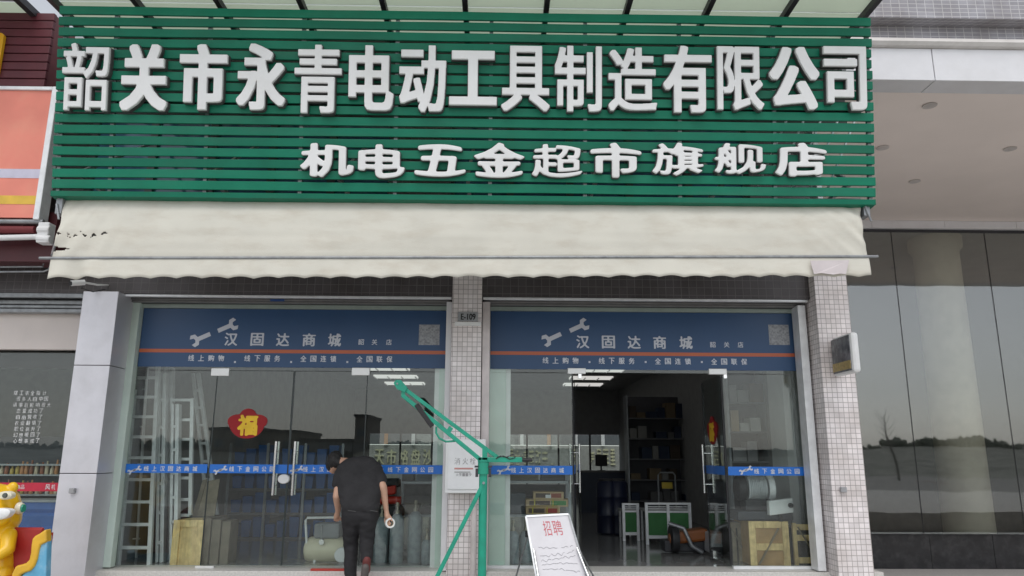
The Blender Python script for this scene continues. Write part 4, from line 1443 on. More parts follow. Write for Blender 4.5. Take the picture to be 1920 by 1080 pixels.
# recruiting board on an easel
YE = 8.7
eb = thing('easel_board', 'white easel board with red handwritten Chinese word before the shop', 'easel', (P(1035, 1080, YE).x, YE, ZW))
c0, c1 = P(988, 970, YE + 0.12), P(1065, 966, YE + 0.12)
e0, e1 = P(1008, 1085, YE - 0.16), P(1099, 1083, YE - 0.16)
dn0, dn1 = (e0 - c0), (e1 - c1)
e0, e1 = c0 + dn0 * 1.22, c1 + dn1 * 1.22
nrm = (c1 - c0).cross(e0 - c0).normalized()
if nrm.y > 0:
    nrm = -nrm


def EQ(s, t, d):
    return c0.lerp(c1, s).lerp(e0.lerp(e1, s), t) + nrm * d


q = [EQ(s, t, d) for d in (-0.012, 0.0) for s, t in ((0, 0), (1, 0), (1, 1), (0, 1))]
FB = [(0, 3, 2, 1), (4, 5, 6, 7), (0, 1, 5, 4), (1, 2, 6, 5), (2, 3, 7, 6), (3, 0, 4, 7)]
MB().add(q, FB).build('board', mat('whiteboard', (0.70, 0.68, 0.71), 0.3, var=0.04, stain=(.6, .56, .58), samt=.5), eb)
for a, b in (((-.015, -.01), (1.015, -.01)), ((-.015, 1), (1.015, 1)), ((-.02, -.01), (-.02, 1.01)), ((1.02, -.01), (1.02, 1.01))):
    MB().bar(EQ(*a, 0), EQ(*b, 0), 0.022, 0.026, up=nrm).build('frame', M_ALU if a[0] < 0.5 else M_STEEL, eb)
mb = MB()
for ch, s0, s1 in (('招', .34, .52), ('聘', .56, .78)):
    put_glyph(mb, ch, lambda x, z, d: EQ(x, 1 - z, d), s0, s1, 1 - .265, 1 - .06, -0.001, 0.002, 0.0, 0, 50)
mb.build('red_handwriting', mat('red_marker', (0.62, 0.16, 0.19), 0.6), eb)
for r, t0 in enumerate((0.40, 0.50, 0.58, 0.66, 0.73)):
    mb = MB()
    prev = None
    s = 0.14
    while s < 0.92:
        t = t0 + 0.018 * noise.noise(Vector((s * 14, r * 7, 0))) * 2 + 0.03 * math.sin(s * 3 + r)
        p_ = EQ(s, t, 0.002)
        if prev is not None and noise.noise(Vector((s * 9, r * 3, 4))) > -0.32:
            mb.bar(prev, p_, 0.0022 + 0.002 * random.random(), 0.002, up=nrm)
        prev = p_
        s += 0.022
    mb.build('grey_scribble', mat('grey_marker', (0.30, 0.29, 0.31), 0.7), eb)
for a, b in ((EQ(0.02, 0.45, 0.03), EQ(-0.02, 1.25, 0.1)), (EQ(0.98, 0.45, 0.03), EQ(1.04, 1.25, 0.10))):
    b.z = ZW
    MB().tube([a, b], 0.012, 10).build('leg', M_CHROME, eb, smooth=True)
lp = P(990, 1003, YE + 0.16)
lb_ = P(962, 1085, YE + 0.55)
lb_.z = ZW
MB().tube([lp, lb_], 0.010, 10).build('leg', M_STEEL, eb, smooth=True)
MB().tube([EQ(0.95, .25, -.03), (EQ(1, 1, 0).x + .2, YE + 0.6, ZW)], 0.010, 10).build('leg', M_STEEL, eb, smooth=True)
MB().obox(P(988, 1001, YE + 0.13), (0.02, 0, 0), (0, 0.02, 0), (0, 0, 0.035)).build('knuckle', M_BLACK, eb)

# red mat edge on the sill
q0, q1_ = P(583, 1077, 9.42), P(652, 1074, 9.42)
rm = MB().box(q0.x, q1_.x + 0.35, 9.10, 9.42, ZW + 0.002, ZW + 0.012)
o = rm.build('door_mat', mat('red_mat', (0.42, 0.02, 0.02), 0.9, bump=.4, bscale=150))
tag(o, 'flat red mat lying before the closed glass doors', 'mat')
q0, q1_ = P(583, 1074, 9.50), P(650, 1074, 9.50)
rt = MB().box(q0.x, q1_.x, 9.46, 9.54, Z_SILL - 0.011, Z_SILL + 0.012)
tag(rt.build('tape_strip', M_RED, bevel=.004), 'red strip lying on the pale sill at the man\'s feet', 'strip')

# ---------------------------------------------------------------- the man
M_SKIN = mat('skin', (0.56, 0.33, 0.23), 0.5, var=0.08, vscale=14)
M_SHIRT = mat('black_cotton', (0.022, 0.021, 0.023), 0.85, var=0.2, vscale=8, bump=0.35, bscale=35)
M_TROUS = mat('black_denim', (0.014, 0.013, 0.015), 0.8, var=0.2, vscale=8, bump=0.4, bscale=22)
YH_ = 9.0


def H(px, py, dy=0.0):
    return P(px, py, YH_ + dy)


person = blob('person', M_SKIN, [
    (H(651, 868, .22), .060, H(636, 866, .34), .058),                    # neck
    (H(672, 882, .24), .07, H(675, 935, .06), .07),                        # trunk under the shirt
    (H(640, 885, .20), .056, H(632, 930, .10), .050), (H(632, 930, .10), .052, H(634, 958, .22), .033), (H(634, 958, .22), .028, H(632, 964, .25), .030),
    (H(706, 882, .16), .056, H(718, 914, .06), .048), (H(718, 914, .06), .050, H(724, 955, .08), .031), (H(724, 955, .08), .027, H(725, 962, .08), .032),
    (H(675, 935, .06), .07, H(675, 965, .04), .07), (H(668, 965, .04), .06, H(658, 1022, .10), .04), (H(658, 1022, .10), .04, H(657, 1090, .02), .035), (H(684, 965, .03), .06, H(688, 1018, .02), .04), (H(688, 1018, .02), .04, H(687, 1052, -.21), .035)],
    [(H(629, 866, .36), (.082, .105, .115)), (H(625, 875, .40), (.066, .08, .085)), (H(627, 874, .30), (.012, .03, .034))], voxel=0.010, smooth=5)
person.location = (0, 0, 0)
tag(person, 'man in black t-shirt and trousers bending forward before the closed doors', 'person')
pr = person


def finger(o0, dirs, rads):
    out = []
    p = Vector(o0)
    for (d, L), (ra, rb) in zip(dirs, rads):
        q = p + Vector(d).normalized() * L
        out.append((p.copy(), ra, q, rb))
        p = q
    return out


# right hand round the tape roll
hr = H(726, 968, .07)
fin = [(H(724, 958, .08), .026, hr, .034), (hr, .034, hr + Vector((.02, .0, -.03)), .026)]
for k in range(4):
    o0 = hr + Vector((-.028 + k * .017, .012 - .006 * k, -.026))
    L = (.036, .042, .040, .030)[k]
    fin += finger(o0, [((.05, -.1, -1), L), ((.45, -.35, -.8), L * .75), ((.8, -.5, -.25), L * .55)], [(.0105, .0095), (.0095, .009), (.009, .0078)])
fin += finger(hr + Vector((.026, .005, .006)), [((.6, -.3, -.7), .036), ((.25, -.3, -.9), .032)], [(.0125, .011), (.011, .009)])
blob('right_hand', M_SKIN, fin, voxel=0.0045, parent=pr, smooth=3)
hl = H(631, 968, .26)
fin = [(H(634, 957, .22), .027, hl, .034), (hl, .033, hl + Vector((-.01, .03, -.02)), .028)]
for k in range(4):
    o0 = hl + Vector((-.026 + k * .016, .02, -.022))
    L = (.030, .038, .040, .034)[k]
    fin += finger(o0, [((-.1, .5, -.8), L), ((.0, .8, .1), L * .7), ((.0, .3, .8), L * .5)], [(.0105, .0095), (.0095, .009), (.009, .008)])
fin += finger(hl + Vector((.028, .0, .004)), [((.4, .4, -.7), .036), ((0, .6, -.6), .03)], [(.0125, .011), (.011, .009)])
blob('left_hand', M_SKIN, fin, voxel=0.0045, parent=pr, smooth=3)
# tee shirt: stooped back, both sleeves
tsp = []
for k in range(13):                # stooped back, built as a stack of close overlapping ovals
    t = k / 12
    py = 872 + 79 * t
    dy = .21 - .20 * t
    hw = 27 - 11 * t + 2 * math.sin(math.pi * t)
    cxp = 674 + 2 * t
    r_ = .088 + .034 * math.sin(math.pi * min(t * 1.3, 1) * .5)
    if k == 0:
        hw = 20
    tsp.append((H(cxp - hw, py, dy), r_, H(cxp + hw, py - 1, dy - .015), r_ * .96))
tsp += [(H(643, 882, .21), .084, H(634, 905, .15), .074), (H(705, 880, .17), .080, H(715, 900, .10), .068), (H(660, 868, .23), .075, H(690, 868, .21), .075)]
shirt = blob('t_shirt', M_SHIRT, tsp, [], voxel=0.012, parent=pr, smooth=14)
for v in shirt.data.vertices:      # soft cloth folds
    c = v.co
    v.co += v.normal * (0.010 * noise.noise(Vector((c.x * 9, c.y * 6, c.z * 13))) + 0.011 * max(0, noise.noise(Vector((c.x * 15 + c.z * 20, 3, c.z * 6)))) + 0.008 * max(0, noise.noise(Vector((c.x * 15 - c.z * 22, 8, c.z * 5)))))
blob('trousers', M_TROUS, [
    (H(659, 957, .02), .120, H(691, 957, .01), .115), (H(660, 968, .01), .118, H(692, 968, 0), .112),
    (H(659, 972, .02), .115, H(658, 1022, .10), .082), (H(658, 1022, .10), .084, H(657, 1092, .02), .066),
    (H(690, 972, .0), .108, H(688, 1018, .02), .082), (H(688, 1018, .02), .082, H(687, 1046, -.17), .068)],
    [], voxel=0.012, parent=pr, smooth=8)
for v in bpy.data.objects['trousers'].data.vertices:
    c = v.co
    v.co += v.normal * (0.009 * noise.noise(Vector((c.x * 10, c.y * 8, c.z * 16))) + 0.010 * max(0, noise.noise(Vector((c.x * 9 + c.z * 5, c.y * 9, c.z * 26)))))
hairp = blob('hair', mat('black_hair', (0.010, 0.009, 0.009), 0.55, var=0.3, vscale=60, bump=0.8, bscale=110), [],
             [(H(628.5, 863, .355), (.098, .118, .116)), (H(621, 871, .39), (.062, .085, .085)), (H(638, 868, .27), (.05, .04, .055))], voxel=0.011, parent=pr, smooth=3)
for v in hairp.data.vertices:
    v.co += Vector((noise.noise(v.co * 38), noise.noise(v.co * 38 + Vector((5, 5, 5))), noise.noise(v.co * 38 + Vector((9, 1, 4))))) * 0.010
mb = MB()
for px0, px1 in ((652, 667), (694, 708)):    # pocket edges
    mb.bar(H(px0, 957, -.115), H(px1, 959, -.112), 0.004, 0.006)
mb.build('pocket_edge', mat('grey_seam', (0.10, 0.10, 0.10), 0.7), pr)
sa = H(687, 1052, -.22)
toe = Vector((sa.x - 0.02, sa.y + 0.02, ZW + 0.045))
blob('shoe', mat('grey_sole', (0.10, 0.085, 0.08), 0.7), [(sa + Vector((0, -.05, -.06)), .042, toe + Vector((0, -.02, .02)), .046), (toe, .042, toe + Vector((0, .08, -.01)), .034)], voxel=0.009, parent=pr, smooth=4)
blob('shoe_upper', mat('dark_red_shoe', (0.13, 0.025, 0.022), 0.6), [(sa + Vector((0, .015, .01)), .046, sa + Vector((0, .02, -.10)), .046)], voxel=0.009, parent=pr, smooth=4)
sl = H(657, 1092, .02)
blob('shoe', MATS['dark_red_shoe'], [(Vector((sl.x, sl.y - .02, ZW + .045)), .044, Vector((sl.x - .02, sl.y + .17, ZW + .038)), .036)], voxel=0.009, parent=pr, smooth=4)
# white tape roll in his right hand
q = hr + Vector((.035, -.005, -.075))
tr = thing('tape_roll', 'white roll of tape held in the man\'s right hand', 'tape', q)
t_ = MB()
seg = 32
ax = Vector((0.35, -0.9, 0.1)).normalized()
u_ = ax.cross(Vector((0, 0, 1))).normalized()
v_ = ax.cross(u_)
rg = []
for k in range(seg):
    t = 2 * math.pi * k / seg
    dd = u_ * math.cos(t) + v_ * math.sin(t)
    rg += [q + dd * .056 - ax * .022, q + dd * .056 + ax * .022, q + dd * .038 + ax * .022, q + dd * .038 - ax * .022]
fs = []
for k in range(seg):
    m_ = (k + 1) % seg
    for j in range(4):
        fs.append((k * 4 + j, k * 4 + (j + 1) % 4, m_ * 4 + (j + 1) % 4, m_ * 4 + j))
t_.add(rg, fs).build('tape', mat('white_tape', (0.78, 0.78, 0.76), 0.4), tr, smooth=True)
rg = []
for k in range(seg):
    t = 2 * math.pi * k / seg
    dd = u_ * math.cos(t) + v_ * math.sin(t)
    rg += [q + dd * .0378 - ax * .0225, q + dd * .0378 + ax * .0225, q + dd * .035 + ax * .0225, q + dd * .035 - ax * .0225]
MB().add(rg, fs).build('core', M_CARD, tr, smooth=True)

# ---------------------------------------------------------------- yellow bear ride
YBR = 8.1
def K(px, py, dy=0.0):
    return P(px, py, YBR + dy)
bc = K(-5, 1000)
rd = thing('kiddie_ride', 'yellow smiling bear kiddie ride with red seat and blue side', 'ride', (bc.x, YBR, ZW))
M_BEAR = mat('yellow_fibreglass', (0.80, 0.47, 0.012), 0.32, var=0.08, vscale=5)
blob('bear_body', M_BEAR, [
    (K(-8, 948), .225, K(-6, 972), .225), (K(-6, 1000, .02), .19, K(-6, 1060, .02), .20),
    (K(17, 1003, -.06), .075, K(14, 1030, -.14), .068), (K(14, 1030, -.14), .068, K(-6, 1043, -.21), .055),
    (K(2, 1080, -.05), .13, K(-8, 1105, -.05), .16)],
    [(K(24, 914, .0), (.055, .045, .058)), (K(-38, 914, .0), (.055, .045, .058)), (K(-8, 968, -.16), (.16, .09, .11))], voxel=0.012, parent=rd, smooth=4)
c = K(10, 929, -.215)
MB().add([(c.x + v.x * .070, c.y + v.y, c.z + v.z * .042) for v in MB().lathe([(.7, -.03), (1, -.012), (1, .06)], axis='Y', seg=20).v], MB().lathe([(.7, -.03), (1, -.012), (1, .06)], axis='Y', seg=20).f).build('eye', mat('cream_gloss', (0.75, 0.70, 0.55), 0.3), rd, smooth=True)
c = K(9, 929, -.25)
MB().lathe([(.02, -.012), (.026, 0), (.026, .02)], c, 16, 'Y').build('pupil', mat('grey_gloss', (0.09, 0.10, 0.09), 0.3), rd, smooth=True)
c = K(-2, 964, -.27)
MB().add([(c.x + v.x * .11, c.y + v.y, c.z + v.z * .055 + .02 * v.x * v.x) for v in MB().lathe([(.7, -.02), (1, -.005), (1, .08)], axis='Y', seg=20).v], MB().lathe([(.7, -.02), (1, -.005), (1, .08)], axis='Y', seg=20).f).build('smile', M_WHITE, rd, smooth=True)
c = K(37, 953, -.02)
MB().lathe([(.058, -.02), (.062, 0), (.05, .03)], c, 16, 'X').build('earphone', MATS['cream_gloss'], rd, smooth=True)
MB().lathe([(.040, .031), (.036, .045)], c, 16, 'X').build('earphone_cap', mat('green_gloss', (0.03, 0.30, 0.20), 0.3), rd, smooth=True)
# seat shell: moulded yellow rim over a pale blue cheek
def KP(l):
    return [(K(x, y, -.2).x, K(x, y, -.2).z) for x, y in l]


up = [(26, 1075), (33, 1060), (43, 1058), (52, 1055), (58, 1049), (61, 1036), (62, 1022), (64, 1010), (69, 1004), (77, 1000), (84, 995), (90, 991)]
low = [(91, 1016), (84, 1019), (79, 1022), (76, 1032), (73, 1048), (68, 1061), (60, 1070), (48, 1074), (41, 1078), (34, 1096), (30, 1116), (18, 1116)]
rm_ = MB().prism(KP(up + low), YBR - .24, YBR - .13).build('seat_rim', mat('orange_yellow_fibreglass', (0.70, 0.40, 0.03), 0.35), rd, bevel=0.03)
rm_.modifiers[0].segments = 4
MB().prism(KP([(70, 1040), (78, 1014), (90, 1004), (88, 1060), (85, 1140), (30, 1140), (36, 1085), (58, 1064)]), YBR - .215, YBR - .12).build('seat_side', mat('pale_blue_fibreglass', (0.13, 0.40, 0.60), 0.35, var=0.15, vscale=8, stain=(.45, .55, .6), samt=.6, sscale=8), rd, bevel=0.012)
MB().prism(KP([(56, 1062), (63, 1020), (70, 1008), (84, 1000), (80, 1030), (66, 1062)]), YBR - .125, YBR - .04).build('seat_inner', mat('bright_red_fibreglass', (0.45, 0.035, 0.025), 0.4), rd, bevel=0.01)
B(K(20, 1000).x, K(80, 1000).x, YBR - 0.02, YBR + 0.04, ZW + .1, K(60, 989, 0).z).build('seat_back', mat('red_fibreglass', (0.34, 0.02, 0.018), 0.4), rd, bevel=.02)
B(K(20, 1000).x, K(64, 1000).x, YBR - 0.15, YBR - 0.03, ZW + .1, K(40, 1068, 0).z - .04).build('seat', MATS['red_fibreglass'], rd, bevel=.02)
B(K(-50, 1000).x, K(80, 1000).x, YBR - 0.3, YBR + 0.1, ZW + .002, ZW + .12).build('base', mat('pale_blue_fibreglass', (0.13, 0.4, 0.6)), rd, bevel=.02)

# ================================================================ GOODS INSIDE THE SHOP
def ladder(name, label, bl, br_, tl_, tr_, rungs, depth=0.05, group='aluminium ladders behind the left glass', lean=True):
    t = thing(name, label, 'ladder', (bl + br_) / 2, group)
    MB().bar(bl, tl_, 0.036, depth, up=(0, 1, 0)).build('rail', M_ALU, t, bevel=0.004)
    MB().bar(br_, tr_, 0.048, depth, up=(0, 1, 0)).build('rail', M_ALU, t, bevel=0.004)
    for k in rungs:
        MB().bar(bl.lerp(tl_, k), br_.lerp(tr_, k), depth * 1.2, 0.038).build('rung', M_ALU, t, bevel=0.003)
    return t


YI = 10.05
def I(px, py, Y=YI):
    return P(px, py, Y)


def floor_at(px, Y, Z=0.0):
    p = P(px, 1060, Y)
    return Vector((p.x, Y, Z))


fl = lambda v: Vector((v.x, v.y, 0.0))
bl, br_ = fl(I(222, 1060)), fl(I(280, 1060))
tl_, tr_ = P(258, 680, YI + .3), P(297, 680, YI + .3)
ztop = tl_.z
L1 = ladder('stepladder', 'tallest aluminium stepladder standing next to the left jamb', bl, br_, tl_, tr_, [(1063 - y) / (1063 - 680) for y in (1032, 991, 950, 909, 868, 828, 789, 750, 711)], 0.06)
for px, dx in ((246, .35), (262, .35)):          # rear legs of the stepladder
    MB().bar(fl(I(px - 8, 1060, 10.75)), P(px + 14, 690, 10.4), 0.025, 0.03, up=(0, 1, 0)).build('rear_rail', M_ALU, L1)
for k in range(5):
    MB().bar(I(236 + k * 4, 1010 - k * 70, 10.68 - k * .05), I(262 + k * 3, 1010 - k * 70, 10.68 - k * .05), 0.02, 0.02).build('rear_rung', M_ALU, L1)
k = 0
for (pb, pt, pyt, Y, lab) in ((300, 306, 700, 10.3, 'folded aluminium ladder seen edge-on, just right of the tallest stepladder'), (313, 318, 690, 10.5, 'folded aluminium ladder second from the tallest stepladder'), (326, 330, 758, 10.25, 'folded aluminium ladder with doubled rails beside the small ladder')):
    a, b_ = fl(I(pb - 4, 1060, Y)), fl(I(pb + 5, 1060, Y))
    ladder('folded_ladder', lab, a, b_, P(pt - 4, pyt, Y + .2), P(pt + 5, pyt, Y + .2), [.1, .25, .4, .55, .7, .85], 0.10)
q = I(268, 768, 10.28)
ladder('step_stool_ladder', 'short aluminium ladder standing on the wooden crate', I(334, 966, 10.45), I(357, 966, 10.45), P(322, 747, 10.55), P(361, 747, 10.55), [.0, .13, .31, .47, .64, .81, .985], 0.05)
ladder('long_ladder', 'slanted aluminium ladder leaning behind the short ladder', fl(I(396, 1060, 11.0)), fl(I(415, 1060, 11.0)), P(362, 700, 11.2), P(372, 700, 11.2), [.2, .3, .4, .5, .6, .7, .8, .9], 0.06)

def crate(name, label, x0, x1, y0, y1, z0, z1, m, diag=False, mid=True, ins=M_WOOD, group=None):
    t = thing(name, label, 'crate', ((x0 + x1) / 2, (y0 + y1) / 2, z0), group)
    B(x0 + .02, x1 - .02, y0 + .025, y1, z0, z1 - .005).build('panel', ins, t)
    w = 0.085
    B(x0, x0 + w, y0, y0 + .022, z0, z1).build('batten', m, t, bevel=.003)
    B(x1 - w, x1, y0, y0 + .022, z0, z1).build('batten', m, t, bevel=.003)
    B(x0 + w + .002, x1 - w - .002, y0 + .003, y0 + .022, z1 - w, z1).build('batten', m, t, bevel=.003)
    if mid:
        zm = z0 + (z1 - z0) * .42
        B(x0 + w + .002, x1 - w - .002, y0 + .003, y0 + .022, zm - w / 2, zm + w / 2).build('batten', m, t, bevel=.003)
    if diag:
        MB().bar((x0 + w + .02, y0 - .004, z0 + .02), (x1 - w - .05, y0 - .004, z1 - w), 0.008, 0.06, up=(1, 0, 0) if False else (0, 1, 0)).build('brace', M_WOODG, t)
    return t


a, b_ = I(326, 975), I(376, 1060)
crate('wooden_crate', 'pale wooden crate below the short ladder', a.x, b_.x, 10.05, 10.45, 0, a.z, M_WOOD, mid=False)
a, b_ = I(380, 972, 10.12), I(424, 1060, 10.12)
o = thing('cardboard_stack', 'upright brown cardboard cartons beside the pale wooden crate', 'cartons', ((a.x + b_.x) / 2, 10.2, 0))
for i in range(3):
    w = (b_.x - a.x) / 3
    B(a.x + w * i, a.x + w * (i + 1) - .006, 10.12 + .03 * i, 10.5, 0, a.z - .02 * i).build('carton', mat('grey_brown_card', (0.20, 0.17, 0.13), 0.8, var=.2), o, bevel=.004)
lb2 = thing('leaning_boards', 'thin boards leaning behind the cardboard cartons', 'boards', I(392, 965, 10.6))
for i, (p0, p1, p2, p3) in enumerate((((368, 968), (402, 968), (412, 898), (388, 902)), ((360, 968), (368, 968), (388, 898), (380, 900)))):
    q = [P(*p, 10.55 + .05 * i) for p in (p0, p1, p2, p3)]
    q += [v + Vector((0, .02, 0)) for v in q]
    MB().add(q, FB).build('board', M_WOODG, lb2)
st = thing('support_box', 'dark carton under the leaning boards', 'box', I(386, 1000, 10.8))
B(I(360, 1000, 10.7).x, I(412, 1000, 10.7).x, 10.52, 10.95, 0, I(386, 969, 10.6).z).build('carton', M_WOODG, st, bevel=.005)

# air compressor
YC = 10.5
a, b_ = P(573, 985, YC), P(650, 1040, YC)
ac = thing('air_compressor', 'cream air compressor tank with handle behind the glass door', 'compressor', ((a.x + b_.x) / 2, YC, 0))
r = (P(600, 1005, YC).z - P(600, 1054, YC).z) / 2
zc_ = P(600, 1030, YC).z
MB().lathe([(r * .3, a.x + .0), (r * .8, a.x + .03), (r, a.x + .09), (r, b_.x - .09), (r * .8, b_.x - .03), (r * .3, b_.x)], (0, YC, zc_), 28, 'X').build('tank', M_CREAM, ac, smooth=True)
MB().tube([P(575, 1022, YC - .1), P(573, 975, YC - .1), P(576, 971, YC - .1), P(640, 970, YC - .1)], .016).build('handle', M_WHITE, ac, smooth=True)
mb = MB().box(P(592, 995, YC).x, P(640, 995, YC).x, YC - .12, YC + .12, zc_ + r - .02, P(600, 980, YC).z)
mb.build('motor', mat('grey_motor', (0.22, 0.23, 0.24), .5), ac, bevel=.03)
MB().tube([P(603, 1015, YC - .1), P(603, 985, YC - .12)], .018).build('gauge_pipe', M_STEEL, ac, smooth=True)
MB().lathe([(.035, -.02), (.035, .02)], P(603, 1016, YC - r - .01), 16, 'Y').build('gauge', M_CHROME, ac)
for px in (590, 642):
    MB().bar(P(px, 1050, YC - .12), (P(px, 1050, YC - .12).x, YC - .12, 0.0), .03, .03, up=(0, 1, 0)).build('foot', M_WHITE, ac)
for px in (640,):
    w_ = MB().lathe([(.085, -.02), (.095, -.01), (.095, .03)], (P(px, 1040, YC - .22).x, YC - .2, 0.096), 20, 'Y').build('wheel', M_WHITE, ac, smooth=True)

# red engine on a stand
YRD = 10.9
q0, q1_ = P(716, 908, YRD), P(752, 946, YRD)
re_ = thing('red_engine_unit', 'red engine unit on a black stand behind the bending man', 'engine', ((q0.x + q1_.x) / 2, YRD, 0))
MB().tube([P(714, 938, YRD), P(752, 938, YRD)], .055, 16).build('cylinder', M_RED, re_, smooth=True)
MB().obox(P(730, 920, YRD), (.10, 0, .02), (0, .09, 0), (0, 0, .06)).build('cowl', M_RED, re_, bevel=.02)
MB().obox(P(736, 905, YRD + .05), (.11, 0, 0), (0, .1, 0), (0, 0, .06)).build('air_filter', M_BLACK, re_, bevel=.03)
B(P(712, 950, YRD).x, P(756, 950, YRD).x, YRD - .1, YRD + .2, 0, P(730, 947, YRD).z).build('stand', M_BLACK, re_)

# shelf behind the cylinders
M_SHF = mat('grey_shelf_steel', (0.34, 0.36, 0.38), .4, .3)
def shelf(label, px0, px1, Y, pys):
    t = thing('steel_shelf', label, 'shelf', (P((px0 + px1) / 2, 900, Y).x, Y, 0), 'steel shelves behind the glass')
    x0, x1 = P(px0, 900, Y).x, P(px1, 900, Y).x
    zs_ = [P(800, py, Y).z for py in pys]
    for z in zs_:
        B(x0, x1, Y, Y + .45, z - .03, z).build('board', M_SHF, t)
    for x in (x0, x1):
        for y in (Y + .02, Y + .43):
            B(x - .02, x + .02, y - .02, y + .02, 0, max(zs_) + .1).build('upright', M_SHF, t)
    return t


shelf('grey steel shelf right of the red engine unit', 748, 816, 11.0, (903, 965, 1030))
shelf('grey steel shelf carrying the welding rod boxes', 952, 1068, 10.62, (901, 964, 1040))
# dark goods on the shelves
for i, (px0, px1, py0, py1, Y) in enumerate(((754, 775, 882, 903, 11.05), (780, 812, 890, 903, 11.05), (752, 785, 945, 965, 11.05), (788, 814, 950, 965, 11.05), (958, 985, 925, 964, 10.72), (957, 1010, 884, 901, 10.7), (1015, 1060, 889, 901, 10.7))):
    a, b_ = P(px0, py0, Y), P(px1, py1, Y)
    z0 = {903: P(800, 903, 11.0).z, 965: P(800, 965, 11.0).z, 964: P(800, 964, 10.62).z, 901: P(800, 901, 10.62).z}[py1] + .002
    o = B(a.x, b_.x, Y + .02, Y + .3, z0, a.z).build('parts_carton', mat(('dark_card', 'slate_card', 'olive_card')[i % 3], ((.10, .09, .085), (.11, .13, .15), (.16, .14, .09))[i % 3], .7), None, bevel=.008)
    tag(o, ('low dark carton on the upper shelf next to the red engine', 'flat slate carton on the upper shelf at the centre pier', 'olive carton on the shelf above the gas cylinders', 'small dark carton at the pier end of the middle shelf', 'slate carton left of the welding rod boxes', 'long olive carton on the top shelf above the welding rod boxes', 'flat dark carton on the top shelf near the open door')[i], 'carton', 'cartons on the steel shelves')

# gas cylinders
def cylinder(label, px, pyt, Y, rpx):
    r = rpx * Y / FPX
    x = P(px, 1000, Y).x
    zt = P(px, pyt, Y).z
    t = thing('gas_cylinder', label, 'cylinder', (x, Y, 0), 'gas cylinders standing behind the glass')
    h = zt - .14
    MB().lathe([(r * .9, 0), (r, .02), (r, h - r * 1.3), (r * .92, h - r * .7), (r * .65, h - r * .25), (r * .3, h)], (x, Y, 0), 20).build('body', M_CYL, t, smooth=True)
    MB().lathe([(.03, h - .01), (.03, h + .03), (.014, h + .05), (.014, h + .09), (.024, h + .10), (.020, h + .14)], (x, Y, 0), 12).build('valve', mat('brass_valve', (0.36, 0.33, 0.26), .4, .5), t, smooth=True)
    return t


for lab, px, pyt, Y, rp in (('tall grey gas cylinder half hidden by the man\'s leg', 715, 948, 10.35, 13), ('tall wrapped gas cylinder beside the tape roll', 744, 942, 10.3, 12.5), ('tallest wrapped gas cylinder, second right of the tape roll', 778, 938, 10.35, 13), ('short gas cylinder right of the tallest one', 801, 990, 10.3, 10), ('short gas cylinder nearest the centre pier', 818, 978, 10.5, 10.5),
                            ('grey gas cylinder left under the welding rod shelf', 962, 974, 10.3, 11), ('grey gas cylinder right behind the easel leg', 986, 974, 10.38, 11)):
    cylinder(lab, px, pyt, Y, rp)

bt_ = thing('bin_rack', 'dark rack of blue storage bins behind the closed glass doors', 'rack', (P(520, 1000, 13.2).x, 13.2, 0))
x0, x1 = P(428, 1000, 13.2).x, P(640, 1000, 13.2).x
for z in (.03, .42, .81, 1.2):
    B(x0, x1, 13.0, 13.5, z - .03, z).build('board', mat('rack_dark', (.16, .16, .17), .6), bt_)
for k in range(4):
    x = x0 + (x1 - x0) * k / 3
    B(x - .02, x + .02, 12.97, 12.998, 0, 1.55).build('upright', M_SHF, bt_)
MBIN = mat('blue_bin_plastic', (.03, .12, .36), .45)
for r in range(4):
    for k in range(9):
        x = x0 + .05 + (x1 - x0 - .1) * k / 9
        w = (x1 - x0 - .1) / 9 - .03
        z = (.03, .42, .81, 1.2)[r] + .001
        h = .2 + .06 * ((k * 7 + r * 3) % 3)
        o = MB().prism([(x, z + h), (x + .02, z), (x + w - .02, z), (x + w, z + h)], 13.02 + .02 * ((k + r) % 2), 13.4).build('storage_bin', MBIN)
        tag(o, 'blue storage bin on the %s shelf of the dark bin rack' % ('lowest', 'second', 'third', 'top')[r], 'bin', 'blue bins on the dark rack')

# orange pallet jack head and small black machine by the pier
YK = 10.1
jk = thing('hydraulic_jack', 'small dark hydraulic jack with an orange top by the post', 'jack', (P(927, 1050, YK).x, YK, 0))
x = P(927, 1050, YK).x
B(x - .12, x + .10, YK - .12, YK + .12, .001, .07).build('base', M_DARKSTEEL, jk, bevel=.01)
MB().tube([(x - .03, YK, .06), (x - .03, YK, .36)], .045, 14).build('ram', M_STEEL, jk, smooth=True)
MB().tube([(x + .05, YK, .06), (x + .05, YK, .30)], .03, 12).build('pump', M_STEEL, jk, smooth=True)
B(x - .10, x + .08, YK - .06, YK + .06, .36, .43).build('head', mat('orange_plastic', (.55, .26, .05), .5), jk, bevel=.012)

